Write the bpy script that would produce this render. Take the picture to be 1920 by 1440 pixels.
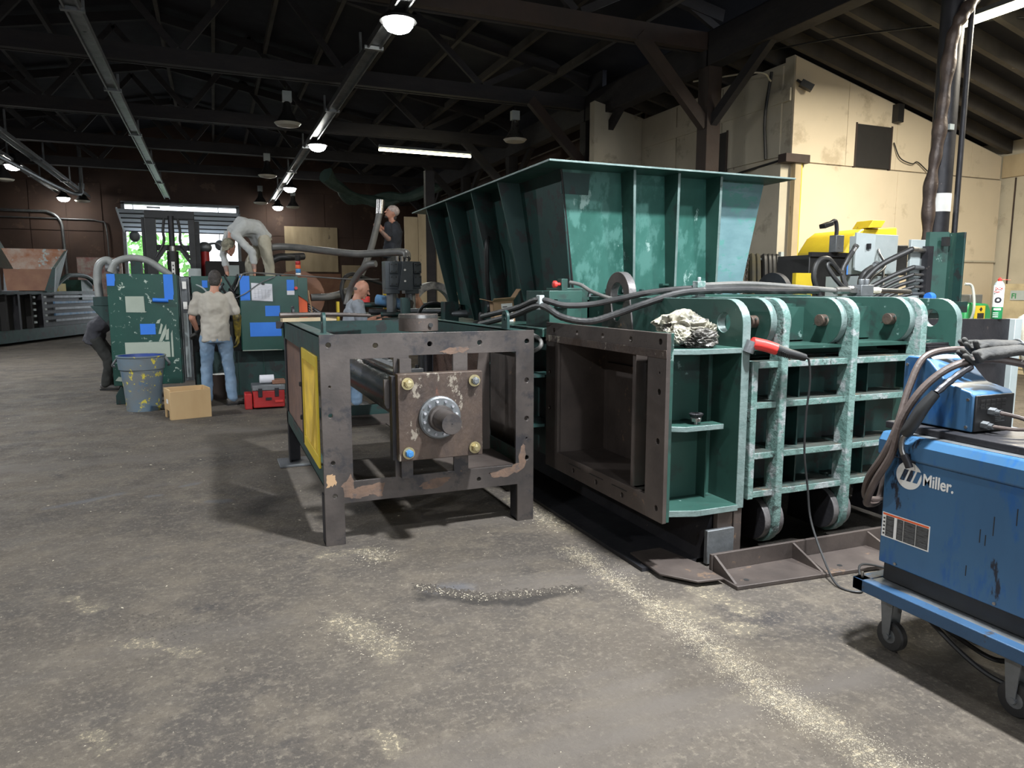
import bpy, bmesh, math, random
from mathutils import Vector, Matrix, noise
from math import pi, sin, cos, radians as R_
random.seed(7)
S = bpy.context.scene
for o in list(bpy.data.objects): bpy.data.objects.remove(o)
COL = S.collection
# ---------------------------------------------------------------- camera
cam = bpy.data.objects.new('camera', bpy.data.cameras.new('camera')); COL.objects.link(cam)
cam.data.sensor_fit = 'HORIZONTAL'; cam.data.sensor_width = 36; cam.data.lens = 36*1331/1920
cam.location = (0, 0, 1.5); cam.rotation_euler = (R_(90-7.5), 0, R_(-22.65))
cam.data.clip_start = .05; cam.data.clip_end = 200
S.camera = cam
# ---------------------------------------------------------------- world, exposure
w = bpy.data.worlds.new('sky'); S.world = w; w.use_nodes = True
w.node_tree.nodes['Background'].inputs[0].default_value = (.86, .93, 1, 1)
w.node_tree.nodes['Background'].inputs[1].default_value = 2.6
S.view_settings.view_transform = 'Standard'; S.view_settings.look = 'None'
S.view_settings.gamma = 1; S.view_settings.use_curve_mapping = False
S.view_settings.exposure = .38
def arealamp(name, loc, power, size, color=(1, 1, 1), rot=(0, 0, 0), sy=None, spread=180):
    l = bpy.data.lights.new(name, 'AREA'); l.energy = power; l.color = color
    if sy: l.shape = 'RECTANGLE'; l.size = size; l.size_y = sy
    else: l.shape = 'DISK'; l.size = size
    l.spread = R_(spread)
    o = bpy.data.objects.new(name, l); COL.objects.link(o); o.location = loc; o.rotation_euler = rot
    return o
COOL = (.93, .97, 1)
LAMPS = [(2.4, 9.6, 5.0, 520), (2.5, 18.2, 5.0, 420), (2.6, 26, 5.0, 300), (2.6, 31.0, 4.9, 90),
         (-5.0, 24.3, 5.0, 330), (-4.9, 31.0, 4.9, 120)]
OFFLAMPS = [(2.4, 1.7, 5.0, 560), (-5.0, 0.0, 5.0, 240), (5.6, 1.2, 4.7, 260), (.6, -5, 5.0, 300), (-5.0, 8.0, 5.0, 330), (-5.0, 16, 5.0, 380)]  # unseen lamps; the one behind the camera is added as front fill
for i, (x, y, z, p) in enumerate(LAMPS + OFFLAMPS):
    arealamp('high_bay_or_fill_light', (x, y, z-.06), p, .34, COOL)
arealamp('tube_light', (9.3, 5.6, 4.86), 500, .12, (1, .93, .76), (0, 0, 0), 2.4)
arealamp('tube_light', (5.15, 18.0, 4.86), 60, 2.4, (1, .96, .75), (0, 0, 0), .1)
# ---------------------------------------------------------------- materials
def mat(name, c1, c2=None, scale=3, rough=.6, metal=0, wear=None, wear_amt=.0, wscale=14, bump=.1, bscale=40,
        wear2=None, w2amt=0, w2scale=5, emit=None, es=1, stretch=(1, 1, 1), spec=.5, alpha=1, sheen=0):
    m = bpy.data.materials.new(name); m.use_nodes = True; t = m.node_tree; n = t.nodes; L = t.links
    b = n['Principled BSDF']; b.inputs['Roughness'].default_value = rough; b.inputs['Metallic'].default_value = metal
    b.inputs['Specular IOR Level'].default_value = spec
    if emit:
        b.inputs['Emission Color'].default_value = (*emit, 1); b.inputs['Emission Strength'].default_value = es
        b.inputs['Base Color'].default_value = (*c1, 1); return m
    tc = n.new('ShaderNodeTexCoord'); mp = n.new('ShaderNodeMapping'); mp.inputs['Scale'].default_value = stretch
    L.new(tc.outputs['Object'], mp.inputs[0])
    c2 = c2 or tuple(x*.75 for x in c1)
    def nz(s, d=5, r=.6, off=0):
        q = n.new('ShaderNodeTexNoise'); q.inputs['Scale'].default_value = s; q.inputs['Detail'].default_value = d
        q.inputs['Roughness'].default_value = r
        if off:
            a = n.new('ShaderNodeVectorMath'); a.operation = 'ADD'; a.inputs[1].default_value = (off, off*1.3, off*.7)
            L.new(mp.outputs[0], a.inputs[0]); L.new(a.outputs[0], q.inputs['Vector'])
        else: L.new(mp.outputs[0], q.inputs['Vector'])
        return q.outputs[0]
    def ramp(s, a, bb):  # remap
        q = n.new('ShaderNodeMapRange'); q.inputs[1].default_value = a; q.inputs[2].default_value = bb; L.new(s, q.inputs[0]); return q.outputs[0]
    def mix(f, a, bb):
        q = n.new('ShaderNodeMix'); q.data_type = 'RGBA'; L.new(f, q.inputs[0])
        for k, v in ((6, a), (7, bb)):
            if isinstance(v, tuple): q.inputs[k].default_value = (*v, 1)
            else: L.new(v, q.inputs[k])
        return q.outputs[2]
    col = mix(ramp(nz(scale), .35, .65), c1, c2)
    if wear2: col = mix(ramp(nz(w2scale, 6, .65, 5), .62-w2amt, .70-w2amt), col, wear2)
    if wear: col = mix(ramp(nz(wscale, 7, .7, 11), .64-wear_amt, .67-wear_amt), col, wear)
    L.new(col, b.inputs['Base Color'])
    if bump:
        bp = n.new('ShaderNodeBump'); bp.inputs['Strength'].default_value = bump; bp.inputs['Distance'].default_value = .01
        L.new(nz(bscale, 4), bp.inputs['Height']); L.new(bp.outputs[0], b.inputs['Normal'])
    r = n.new('ShaderNodeMapRange'); r.inputs[3].default_value = max(0, rough-.12); r.inputs[4].default_value = min(1, rough+.12)
    L.new(nz(scale*3, 4, .6, 3), r.inputs[0]); L.new(r.outputs[0], b.inputs['Roughness'])
    return m
M = {}
def mk(k, *a, **kw): M[k] = mat(k, *a, **kw)
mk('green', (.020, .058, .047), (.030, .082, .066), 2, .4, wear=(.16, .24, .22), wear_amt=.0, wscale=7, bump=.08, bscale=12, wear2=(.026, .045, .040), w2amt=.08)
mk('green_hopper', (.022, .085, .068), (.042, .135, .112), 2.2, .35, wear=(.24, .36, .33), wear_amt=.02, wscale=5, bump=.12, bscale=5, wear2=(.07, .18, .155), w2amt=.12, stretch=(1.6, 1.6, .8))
mk('green_primer', (.12, .22, .24), (.17, .29, .31), 3, .5, wear=(.10, .26, .24), wear_amt=.1, wscale=4, bump=.2, bscale=5, stretch=(1, 1, 2))
mk('turquoise', (.105, .19, .17), (.16, .25, .23), 6, .42, wear=(.06, .085, .078), wear_amt=.03, wscale=11, bump=.6, bscale=30, wear2=(.28, .31, .31), w2amt=.1, w2scale=9)
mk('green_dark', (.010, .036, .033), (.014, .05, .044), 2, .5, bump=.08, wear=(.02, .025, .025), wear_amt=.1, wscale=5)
mk('green_cab', (.008, .055, .042), (.012, .07, .052), 3, .35, wear=(.42, .50, .43), wear_amt=.045, wscale=10, bump=.05)
mk('cab_plain', (.010, .06, .046), (.014, .078, .058), 3, .35, wear=(.25, .33, .28), wear_amt=-.06, wscale=12, bump=.05)
mk('steel', (.064, .056, .053), (.115, .097, .088), 3, .42, .5, wear=(.27, .17, .11), wear_amt=-.005, wscale=2.6, bump=.12, wear2=(.05, .047, .05), w2amt=.08)
mk('rusty', (.095, .066, .050), (.055, .040, .034), 5, .5, .3, wear=(.27, .235, .19), wear_amt=.055, wscale=7, bump=.35, wear2=(.19, .075, .05), w2amt=-.01, w2scale=3, stretch=(1.5, 1, .8))
mk('brownsteel', (.060, .048, .043), (.10, .080, .070), 3, .5, .3, wear=(.17, .115, .08), wear_amt=.02, wscale=5, bump=.15)
mk('darksteel', (.022, .022, .026), (.04, .038, .042), 4, .5, .4, wear=(.12, .10, .09), wear_amt=-.02, bump=.15)
mk('bright', (.42, .41, .40), (.30, .29, .28), 8, .3, .9, bump=.1)
mk('greymetal', (.22, .23, .24), (.14, .15, .155), 5, .45, .6, wear=(.10, .08, .07), wear_amt=0, bump=.2)
mk('lightgrey', (.42, .46, .46), (.33, .38, .38), 3, .45, bump=.05)
mk('zinc', (.5, .42, .22), (.40, .34, .2), 10, .35, .8)
mk('bluebolt', (.05, .22, .5), None, 10, .4)
mk('yellow', (.70, .52, .03), (.62, .44, .03), 3, .45, wear=(.1, .08, .03), wear_amt=-.01, wscale=10)
mk('yellowmesh', (.72, .50, .05), (.5, .33, .05), 6, .5)
mk('meshdark', (.13, .075, .055), (.09, .055, .045), 6, .6, .3)
mk('black', (.012, .012, .013), (.022, .022, .022), 5, .5, bump=.05)
mk('rubber', (.018, .018, .019), (.035, .034, .033), 8, .45, bump=.1, wear=(.12, .11, .10), wear_amt=-.02, wscale=6)
mk('rubbergrey', (.10, .10, .095), (.15, .145, .135), 6, .4, bump=.1)
mk('hosegrey', (.30, .31, .30), (.22, .23, .22), 5, .45, bump=.05)
mk('leather', (.055, .040, .035), (.095, .070, .060), 8, .5, bump=.2)
mk('blue', (.042, .115, .225), (.05, .14, .265), 2, .33, wear=(.015, .02, .035), wear_amt=.02, wscale=4.0, bump=.04, wear2=(.02, .10, .28), w2amt=.08, stretch=(1, 1.4, .45))
mk('bluecart', (.022, .06, .12), (.03, .08, .16), 4, .45, wear=(.04, .04, .045), wear_amt=.05, wscale=6, bump=.1)
mk('tape', (.03, .19, .72), (.035, .21, .76), 3, .6, bump=.05, bscale=60)
mk('cream', (.66, .56, .42), (.60, .51, .38), .7, .8, wear=(.12, .09, .06), wear_amt=-.055, wscale=2.2, bump=.05, bscale=3, wear2=(.46, .38, .27), w2amt=.04, w2scale=1.1)
mk('creamdirty', (.52, .47, .37), (.42, .38, .30), .9, .85, wear=(.09, .07, .055), wear_amt=-.03, wscale=2, bump=.05, wear2=(.3, .26, .2), w2amt=.05, w2scale=1.1)
mk('board', (.50, .40, .26), (.38, .30, .19), 1.2, .85, wear=(.2, .16, .11), wear_amt=.0, wscale=3, bump=.1, stretch=(2, 2, .5))
mk('brownwall', (.085, .05, .036), (.06, .036, .028), .8, .8, wear=(.11, .07, .05), wear_amt=.03, wscale=1.5, bump=.2, bscale=4)
mk('timber', (.018, .017, .020), (.028, .024, .025), 2, .8, bump=.3, bscale=14, stretch=(1, 1, 3))
mk('timberbrown', (.05, .032, .026), (.035, .025, .022), 2, .75, bump=.3, bscale=14)
mk('roofdeck', (.010, .011, .017), (.014, .014, .021), 1, .9, bump=.2)
mk('rafter', (.075, .065, .055), (.045, .040, .036), 1.6, .85, wear=(.17, .15, .12), wear_amt=0, wscale=2.5, bump=.3, bscale=8)
mk('void', (.02, .018, .017), None, 2, .8)
mk('white', (.86, .85, .82), (.76, .75, .71), 5, .5)
mk('paper', (.72, .72, .76), (.68, .68, .73), 6, .7)
mk('labelgrey', (.40, .45, .38), (.36, .41, .34), 5, .6)
mk('orange', (.85, .13, .03), (.75, .11, .03), 3, .5)
mk('red', (.45, .02, .02), (.36, .02, .02), 4, .4)
mk('redbrite', (.75, .05, .04), None, 4, .4)
mk('wood', (.60, .42, .22), (.50, .33, .16), 2, .6, wear=(.16, .09, .05), wear_amt=-.04, wscale=8, bump=.1, stretch=(1, 1, .3))
mk('cardboard', (.42, .27, .15), (.36, .23, .13), 3, .8)
mk('binplastic', (.16, .17, .17), (.13, .19, .24), 3, .5, wear=(.62, .52, .06), wear_amt=.065, wscale=8, bump=.1, wear2=(.09, .16, .25), w2amt=.06, w2scale=4)
mk('binblue', (.02, .06, .28), None, 3, .5)
mk('skin', (.50, .25, .17), (.44, .21, .14), 8, .5)
mk('skintat', (.36, .22, .17), (.22, .15, .13), 22, .5)
mk('hairdark', (.03, .025, .022), (.07, .06, .055), 40, .7, bump=.5, bscale=120)
mk('shirtgrey', (.36, .33, .28), (.44, .41, .36), 5, .9, wear=(.24, .20, .15), wear_amt=.0, wscale=4, bump=.4, bscale=12, stretch=(1, 1, .4))
mk('shirtblue', (.22, .24, .27), (.27, .29, .32), 6, .9, bump=.4, bscale=12, stretch=(1, 1, .4))
mk('shirtpale', (.42, .43, .42), (.48, .49, .48), 5, .9, bump=.4, bscale=10)
mk('shirtblack', (.015, .017, .022), (.026, .03, .04), 4, .85, bump=.4, bscale=10)
mk('charcoal', (.045, .045, .055), (.06, .06, .07), 5, .9, bump=.4, bscale=10)
mk('denim', (.12, .20, .30), (.22, .31, .42), 4, .85, wear=(.36, .40, .42), wear_amt=.03, wscale=4, bump=.4, bscale=10)
mk('khaki', (.36, .33, .25), (.44, .41, .33), 4, .9, bump=.5, bscale=10)
mk('trouserdark', (.03, .032, .03), (.05, .05, .045), 4, .9, bump=.5, bscale=10)
mk('cap', (.30, .28, .20), (.12, .11, .08), 20, .8)
mk('beanie', (.55, .48, .44), (.32, .24, .22), 36, .8)
mk('glovegrip', (.34, .25, .03), (.03, .03, .028), 14, .6)
mk('gloveblack', (.02, .02, .02), (.06, .057, .052), 14, .8, bump=.4)
mk('shoe', (.06, .055, .05), (.09, .085, .08), 12, .6)
mk('plasticbag', (.24, .23, .19), (.38, .35, .27), 9, .3, bump=.35, bscale=16, wear=(.07, .065, .06), wear_amt=.07, wscale=9)
mk('sleeve', (.62, .58, .46), (.55, .51, .4), 8, .8, bump=.4)
mk('leaf', (.16, .42, .08), (.25, .55, .15), 1, .8)
mk('ground', (.55, .57, .55), None, 1, .9)
mk('duct', (.10, .07, .055), (.05, .035, .03), 7, .45, .2, wear=(.30, .27, .24), wear_amt=-.02, wscale=6, bump=.6, bscale=16)
mk('scrubgreen', (.02, .24, .08), None, 4, .4)
mk('cabinetbeige', (.50, .42, .27), None, 3, .6)
mk('decalblack', (.03, .03, .03), (.09, .09, .09), 60, .6, stretch=(1, 1, 4))
mk('bluepaint', (.10, .26, .48), (.25, .38, .55), 4, .5, wear=(.5, .5, .48), wear_amt=.02)
mk('chrome', (.62, .62, .64), (.22, .22, .25), 12, .3, .35, bump=.3, bscale=14)
mk('gunmetal', (.055, .065, .072), (.08, .09, .10), 5, .4, .2, bump=.05)
mk('tarp', (.05, .09, .08), (.08, .13, .12), 3, .5, bump=.3)
mk('rustorange', (.48, .20, .10), (.62, .50, .42), 3, .6, wear=(.55, .62, .60), wear_amt=.06, wscale=3)
mk('rustbrown', (.28, .14, .08), (.22, .10, .06), 3, .6)
mk('pink', (.42, .20, .18), (.55, .50, .45), 6, .6)
mk('chips', (.52, .47, .37), (.34, .29, .21), 50, .9, bump=0)
mk('chipsdark', (.06, .05, .04), None, 50, .9, bump=0)
mk('glow', (1, 1, 1), emit=(1, .99, .93), es=60)
mk('tubeglow', (1, 1, 1), emit=(1, .93, .62), es=14)
mk('lens', (.62, .60, .52), (.55, .53, .47), 5, .4)
mk('doorwhite', (.55, .57, .58), (.5, .52, .53), 3, .5)
mk('sling', (.06, .05, .02), (.03, .03, .025), 3, .8)

def floor_material():
    m = bpy.data.materials.new('concrete'); m.use_nodes = True; t = m.node_tree; n = t.nodes; L = t.links
    b = n['Principled BSDF']
    tc = n.new('ShaderNodeTexCoord'); P = tc.outputs['Object']
    sep = n.new('ShaderNodeSeparateXYZ'); L.new(P, sep.inputs[0])
    def nz(s, d=6, r=.62, off=(0, 0, 0), vec=None):
        q = n.new('ShaderNodeTexNoise'); q.inputs['Scale'].default_value = s; q.inputs['Detail'].default_value = d; q.inputs['Roughness'].default_value = r
        a = n.new('ShaderNodeVectorMath'); a.operation = 'ADD'; a.inputs[1].default_value = off; L.new(vec or P, a.inputs[0]); L.new(a.outputs[0], q.inputs['Vector']); return q.outputs[0]
    def ma(op, *v, clamp=False):
        q = n.new('ShaderNodeMath'); q.operation = op; q.use_clamp = clamp
        for i, x in enumerate(v):
            if isinstance(x, (int, float)): q.inputs[i].default_value = x
            else: L.new(x, q.inputs[i])
        return q.outputs[0]
    def ramp(s, a, bb, lo=0, hi=1):
        q = n.new('ShaderNodeMapRange'); q.interpolation_type = 'SMOOTHSTEP'
        for i, x in enumerate((a, bb, lo, hi)): q.inputs[1+i].default_value = x
        L.new(s, q.inputs[0]); return q.outputs[0]
    def mix(f, a, bb):
        q = n.new('ShaderNodeMix'); q.data_type = 'RGBA'; L.new(f, q.inputs[0])
        for k, v in ((6, a), (7, bb)):
            if isinstance(v, tuple): q.inputs[k].default_value = (*v, 1)
            else: L.new(v, q.inputs[k])
        return q.outputs[2]
    col = mix(ramp(nz(.7), .35, .65), (.096, .081, .066), (.063, .055, .049))
    col = mix(ramp(nz(2.6, 7, .68, (4, 2, 0)), .45, .68), col, (.122, .102, .080))
    col = mix(ramp(nz(9, 7, .72, (9, 7, 0)), .5, .74), col, (.155, .131, .104))
    col = mix(ramp(nz(1.4, 6, .7, (31, 3, 0)), .56, .72), col, (.042, .038, .038))
    col = mix(ramp(nz(14, 5, .7, (2, 13, 0)), .62, .74), col, (.040, .034, .030))
    col = mix(ramp(nz(38, 6, .8, (5, 1, 0)), .50, .66), col, (.17, .145, .115))
    col = mix(ramp(nz(55, 6, .8, (8, 21, 0)), .55, .70), col, (.045, .038, .033))
    st = n.new('ShaderNodeMapping'); st.inputs['Scale'].default_value = (.35, 1.6, 1); L.new(P, st.inputs[0])
    col = mix(ramp(nz(1.1, 5, .6, (1, 50, 0), st.outputs[0]), .52, .7), col, (.112, .097, .084))
    grit = nz(34, 7, .85, (3, 3, 0))
    def seg(ax, ay, bx, by, r, nscale=5, wob=.12):
        # soft band around a segment on the floor
        dx, dy = bx-ax, by-ay; l2 = dx*dx+dy*dy or 1e-6
        px = ma('SUBTRACT', sep.outputs[0], ax); py = ma('SUBTRACT', sep.outputs[1], ay)
        tt = ma('DIVIDE', ma('ADD', ma('MULTIPLY', px, dx), ma('MULTIPLY', py, dy)), l2, clamp=True)
        ex = ma('SUBTRACT', px, ma('MULTIPLY', tt, dx)); ey = ma('SUBTRACT', py, ma('MULTIPLY', tt, dy))
        d = ma('SQRT', ma('ADD', ma('MULTIPLY', ex, ex), ma('MULTIPLY', ey, ey)))
        d = ma('ADD', d, ma('MULTIPLY', ma('SUBTRACT', nz(nscale, 6, .7, (ax*3, by, 1)), .5), wob*2))
        return ramp(d, r*1.25, 0)
    dust = None
    for s in ((1.86, 3.55, 1.88, 2.45, .07), (1.88, 2.5, 1.86, 1.75, .085), (1.86, 1.9, 1.95, 1.2, .085), (.46, 3.15, .64, 2.8, .09), (.72, 3.9, .8, 3.8, .06),
              (.43, 2.25, .47, 2.15, .05), (2.19, 2.75, 2.22, 2.5, .08), (2.0, 3.9, 1.95, 4.6, .12), (1.9, 2.7, 2.1, 2.4, .1), (.5, 4.0, .8, 3.95, .08), (-.45, 2.6, -.4, 2.5, .04),
              (-.4, 3.3, -.2, 3.1, .05), (-.7, 3.9, -.6, 3.7, .05)):
        q = seg(*s, wob=.22); dust = q if dust is None else ma('MAXIMUM', dust, q)
    dmask = ma('MULTIPLY', dust, ramp(grit, .53, .60), clamp=True)
    col = mix(ma('MULTIPLY', dust, .45), col, (.18, .155, .115))
    col = mix(dmask, col, (.44, .37, .25))
    blu = None
    for s in ((-1.15, 5.65, -.72, 5.85, .05), (-.5, 5.7, -.45, 5.7, .04), (-.3, 5.9, -.2, 5.95, .04), (-.1, 5.4, .0, 5.35, .05), (.95, 3.3, 1.1, 3.3, .07)):
        q = seg(*s, wob=.08); blu = q if blu is None else ma('MAXIMUM', blu, q)
    col = mix(ma('MULTIPLY', blu, .6), col, (.11, .112, .125))
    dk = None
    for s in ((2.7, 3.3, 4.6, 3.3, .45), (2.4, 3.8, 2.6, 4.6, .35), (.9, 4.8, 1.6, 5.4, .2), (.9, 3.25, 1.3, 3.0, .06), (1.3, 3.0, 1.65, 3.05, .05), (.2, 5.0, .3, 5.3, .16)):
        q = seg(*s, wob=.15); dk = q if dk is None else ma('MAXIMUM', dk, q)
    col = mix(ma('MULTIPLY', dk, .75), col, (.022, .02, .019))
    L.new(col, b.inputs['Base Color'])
    L.new(ramp(nz(3, 5, .6, (7, 7, 0)), .3, .7, .68, .95), b.inputs['Roughness'])
    b.inputs['Specular IOR Level'].default_value = .25
    bp = n.new('ShaderNodeBump'); bp.inputs['Strength'].default_value = .8; bp.inputs['Distance'].default_value = .014
    L.new(ma('ADD', nz(22, 8, .75), ma('MULTIPLY', nz(4, 5, .7), 1.2)), bp.inputs['Height']); L.new(bp.outputs[0], b.inputs['Normal'])
    return m
mk('bagdark', (.035, .032, .03), (.14, .13, .115), 14, .25, bump=.8, bscale=26, wear=(.4, .37, .33), wear_amt=.01, wscale=12)
mk('barrel', (.035, .045, .043), (.07, .06, .055), 3, .3, .5, wear=(.2, .19, .17), wear_amt=-.01, wscale=6, bump=.05, stretch=(1, .3, 1))
mk('rustpatch', (.17, .105, .072), (.11, .075, .058), 14, .75, wear=(.09, .07, .065), wear_amt=.06, wscale=22, bump=.3)
mk('hairgrey', (.16, .13, .11), None, 40, .8)
mk('green_grimy', (.030, .050, .044), (.045, .045, .038), 7, .6, wear=(.10, .075, .05), wear_amt=.05, wscale=9, bump=.4)
mk('cut_edge', (.20, .26, .25), (.13, .19, .18), 7, .4, .15, wear=(.08, .11, .10), wear_amt=.0, wscale=9, bump=.4, bscale=24)
mk('steel_edge', (.20, .19, .19), (.14, .13, .13), 8, .4, .5, bump=.2)
mk('translucent', (.8, .82, .84), (.75, .77, .8), 3, .6)
def translucent(m):
    t = m.node_tree; o = t.nodes['Material Output']; p = t.nodes['Principled BSDF']; tr = t.nodes.new('ShaderNodeBsdfTranslucent'); tr.inputs[0].default_value = (.8, .85, .9, 1)
    mx = t.nodes.new('ShaderNodeMixShader'); mx.inputs[0].default_value = .6; t.links.new(p.outputs[0], mx.inputs[1]); t.links.new(tr.outputs[0], mx.inputs[2]); t.links.new(mx.outputs[0], o.inputs['Surface'])
translucent(M['doorwhite'])
M['floor'] = floor_material()
# ---------------------------------------------------------------- mesh helpers
AX = {'x': lambda u, v, a: (a, u, v), 'y': lambda u, v, a: (u, a, v), 'z': lambda u, v, a: (u, v, a)}
def spline(pts, k=6, closed=False):
    P = [Vector(p) for p in pts]
    if len(P) < 3: return P
    out = []; n = len(P)
    rng = range(n if closed else n-1)
    for i in rng:
        p0 = P[(i-1) % n] if (closed or i > 0) else P[0]*2-P[1]
        p1 = P[i]; p2 = P[(i+1) % n]
        p3 = P[(i+2) % n] if (closed or i+2 < n) else P[-1]*2-P[-2]
        for j in range(k):
            t = j/k
            out.append(.5*((2*p1)+(p2-p0)*t+(2*p0-5*p1+4*p2-p3)*t*t+(3*p1-p0-3*p2+p3)*t**3))
    if not closed: out.append(P[-1])
    return out
class MB:
    def __init__(s): s.v = []; s.f = []
    def add(s, v, f, mx=None):
        o = len(s.v); s.v += [tuple(mx @ Vector(p)) if mx else tuple(p) for p in v]; s.f += [tuple(i+o for i in q) for q in f]; return s
    def box(s, x0, x1, y0, y1, z0, z1, mx=None):
        x0, x1 = min(x0, x1), max(x0, x1); y0, y1 = min(y0, y1), max(y0, y1); z0, z1 = min(z0, z1), max(z0, z1)
        v = [(x, y, z) for z in (z0, z1) for y in (y0, y1) for x in (x0, x1)]
        return s.add(v, [(0, 2, 3, 1), (4, 5, 7, 6), (0, 1, 5, 4), (2, 6, 7, 3), (0, 4, 6, 2), (1, 3, 7, 5)], mx)
    def hexa(s, b, t):
        return s.add(list(b)+list(t), [(3, 2, 1, 0), (4, 5, 6, 7), (0, 1, 5, 4), (1, 2, 6, 5), (2, 3, 7, 6), (3, 0, 4, 7)])
    def beam(s, a, b, w_, h_, up=(0, 0, 1)):
        a = Vector(a); b = Vector(b); d = (b-a).normalized(); u = Vector(up)
        if abs(d.dot(u)) > .98: u = Vector((1, 0, 0))
        x = d.cross(u).normalized()*w_/2; y = x.cross(d).normalized()*h_/2
        c = [(-1, -1), (1, -1), (1, 1), (-1, 1)]
        return s.hexa([a+x*i+y*j for i, j in c], [b+x*i+y*j for i, j in c])
    def rings(s, rs, cap=True, closed=False):
        o = len(s.v); n = len(rs[0])
        for r in rs: s.v += [tuple(p) for p in r]
        m = len(rs)
        for i in range(m if closed else m-1):
            for j in range(n):
                a = o+i*n+j; b = o+i*n+(j+1) % n; c = o+((i+1) % m)*n+(j+1) % n; d = o+((i+1) % m)*n+j
                s.f.append((a, b, c, d))
        if cap and not closed:
            s.f.append(tuple(o+j for j in reversed(range(n)))); s.f.append(tuple(o+(m-1)*n+j for j in range(n)))
        return s
    def cyl(s, a, b, r0, r1=None, n=16, cap=True):
        r1 = r0 if r1 is None else r1
        a = Vector(a); b = Vector(b); d = (b-a).normalized(); u = Vector((0, 0, 1)) if abs(d.z) < .95 else Vector((1, 0, 0))
        x = d.cross(u).normalized(); y = d.cross(x)*-1
        x, y = y, x
        return s.rings([[p+(x*cos(2*pi*i/n)+y*sin(2*pi*i/n))*r for i in range(n)] for p, r in ((a, r0), (b, r1))][::-1], cap)
    def tube(s, pts, r, n=8, k=6, closed=False, smooth=True, rf=None):
        P = spline(pts, k, closed) if smooth else [Vector(p) for p in pts]
        m = len(P); rs = []; prev = None
        for i, p in enumerate(P):
            d = (P[(i+1) % m]-P[i-1]) if closed else (P[min(i+1, m-1)]-P[max(i-1, 0)])
            if d.length < 1e-9: d = Vector((0, 0, 1))
            d.normalize()
            if prev is None:
                u = Vector((0, 0, 1)) if abs(d.z) < .9 else Vector((1, 0, 0)); x = d.cross(u).normalized()
            else: x = (prev-d*prev.dot(d)).normalized()
            prev = x; y = d.cross(x); rr = r*(rf(i/(m-1)) if rf else 1)
            rs.append([p+(x*cos(2*pi*j/n)+y*sin(2*pi*j/n))*rr for j in range(n)])
        return s.rings(rs, True, closed)
    def lathe(s, prof, c=(0, 0, 0), n=20, axis='z', cap=True):
        f = {'z': lambda r, a, h: (c[0]+r*cos(a), c[1]+r*sin(a), c[2]+h), 'y': lambda r, a, h: (c[0]+r*cos(a), c[1]+h, c[2]+r*sin(a)), 'x': lambda r, a, h: (c[0]+h, c[1]+r*cos(a), c[2]+r*sin(a))}[axis]
        return s.rings([[f(r, 2*pi*i/n, h) for i in range(n)] for r, h in prof], cap)
    def prism(s, poly, axis, a, b):
        g = AX[axis]; n = len(poly); o = len(s.v)
        s.v += [g(u, v, a) for u, v in poly]+[g(u, v, b) for u, v in poly]
        s.f += [tuple(o+i for i in range(n)), tuple(o+n+i for i in reversed(range(n)))]
        s.f += [(o+i, o+n+i, o+n+(i+1) % n, o+(i+1) % n) for i in range(n)]
        return s
    def plate(s, outline, holes, axis, a, b, hn=14):
        bm = bmesh.new(); g = AX[axis]; edges = []
        loops = [outline]+[([(h[0]+h[2]*cos(2*pi*i/hn), h[1]+h[2]*sin(2*pi*i/hn)) for i in range(hn)] if not isinstance(h[0], (tuple, list)) else h) for h in holes]
        for lp in loops:
            vs = [bm.verts.new(g(u, v, a)) for u, v in lp]
            edges += [bm.edges.new((vs[i], vs[(i+1) % len(vs)])) for i in range(len(vs))]
        bmesh.ops.triangle_fill(bm, use_beauty=True, use_dissolve=False, edges=edges)
        fs = bm.faces[:]
        r = bmesh.ops.extrude_face_region(bm, geom=fs)
        dv = Vector(g(0, 0, b))-Vector(g(0, 0, a))
        bmesh.ops.translate(bm, vec=dv, verts=[e for e in r['geom'] if isinstance(e, bmesh.types.BMVert)])
        bm.verts.index_update()
        s.add([tuple(v.co) for v in bm.verts], [tuple(v.index for v in f.verts) for f in bm.faces]); bm.free(); return s
    def ell(s, c, r, rot=None, nu=14, nv=9):
        c = Vector(c); rs = []
        X = rot or Matrix.Identity(3)
        for i in range(nv+1):
            t = pi*(i+.02)/(nv+.04); rs.append([c+X @ Vector((r[0]*sin(t)*cos(2*pi*j/nu), r[1]*sin(t)*sin(2*pi*j/nu), -r[2]*cos(t))) for j in range(nu)])
        return s.rings(rs)
    def cap(s, a, b, r0, r1, n=12):
        a = Vector(a); b = Vector(b); d = b-a; l = d.length or 1e-6; d = d/l
        u = Vector((0, 0, 1)) if abs(d.z) < .95 else Vector((1, 0, 0)); x = d.cross(u).normalized(); y = d.cross(x); rs = []
        for i in range(1, 5): t = pi/2*(i/4); rs.append((a-d*r0*cos(t), r0*sin(t)))
        for i in range(0, 4): t = pi/2*(i/4); rs.append((b+d*r1*sin(t), r1*cos(t)))
        return s.rings([[p+(x*cos(2*pi*j/n)+y*sin(2*pi*j/n))*r for j in range(n)] for p, r in rs])
    def loft(s, secs, lat, n=20):
        lat = Vector(lat).normalized(); rs = []
        P = [Vector(q[0]) for q in secs]
        for i, (c, rx, ry) in enumerate(secs):
            d = (P[min(i+1, len(P)-1)]-P[max(i-1, 0)]).normalized(); x = (lat-d*lat.dot(d)).normalized(); y = d.cross(x)
            rs.append([P[i]+x*rx*cos(2*pi*j/n)+y*ry*sin(2*pi*j/n) for j in range(n)])
        return s.rings(rs)
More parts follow.
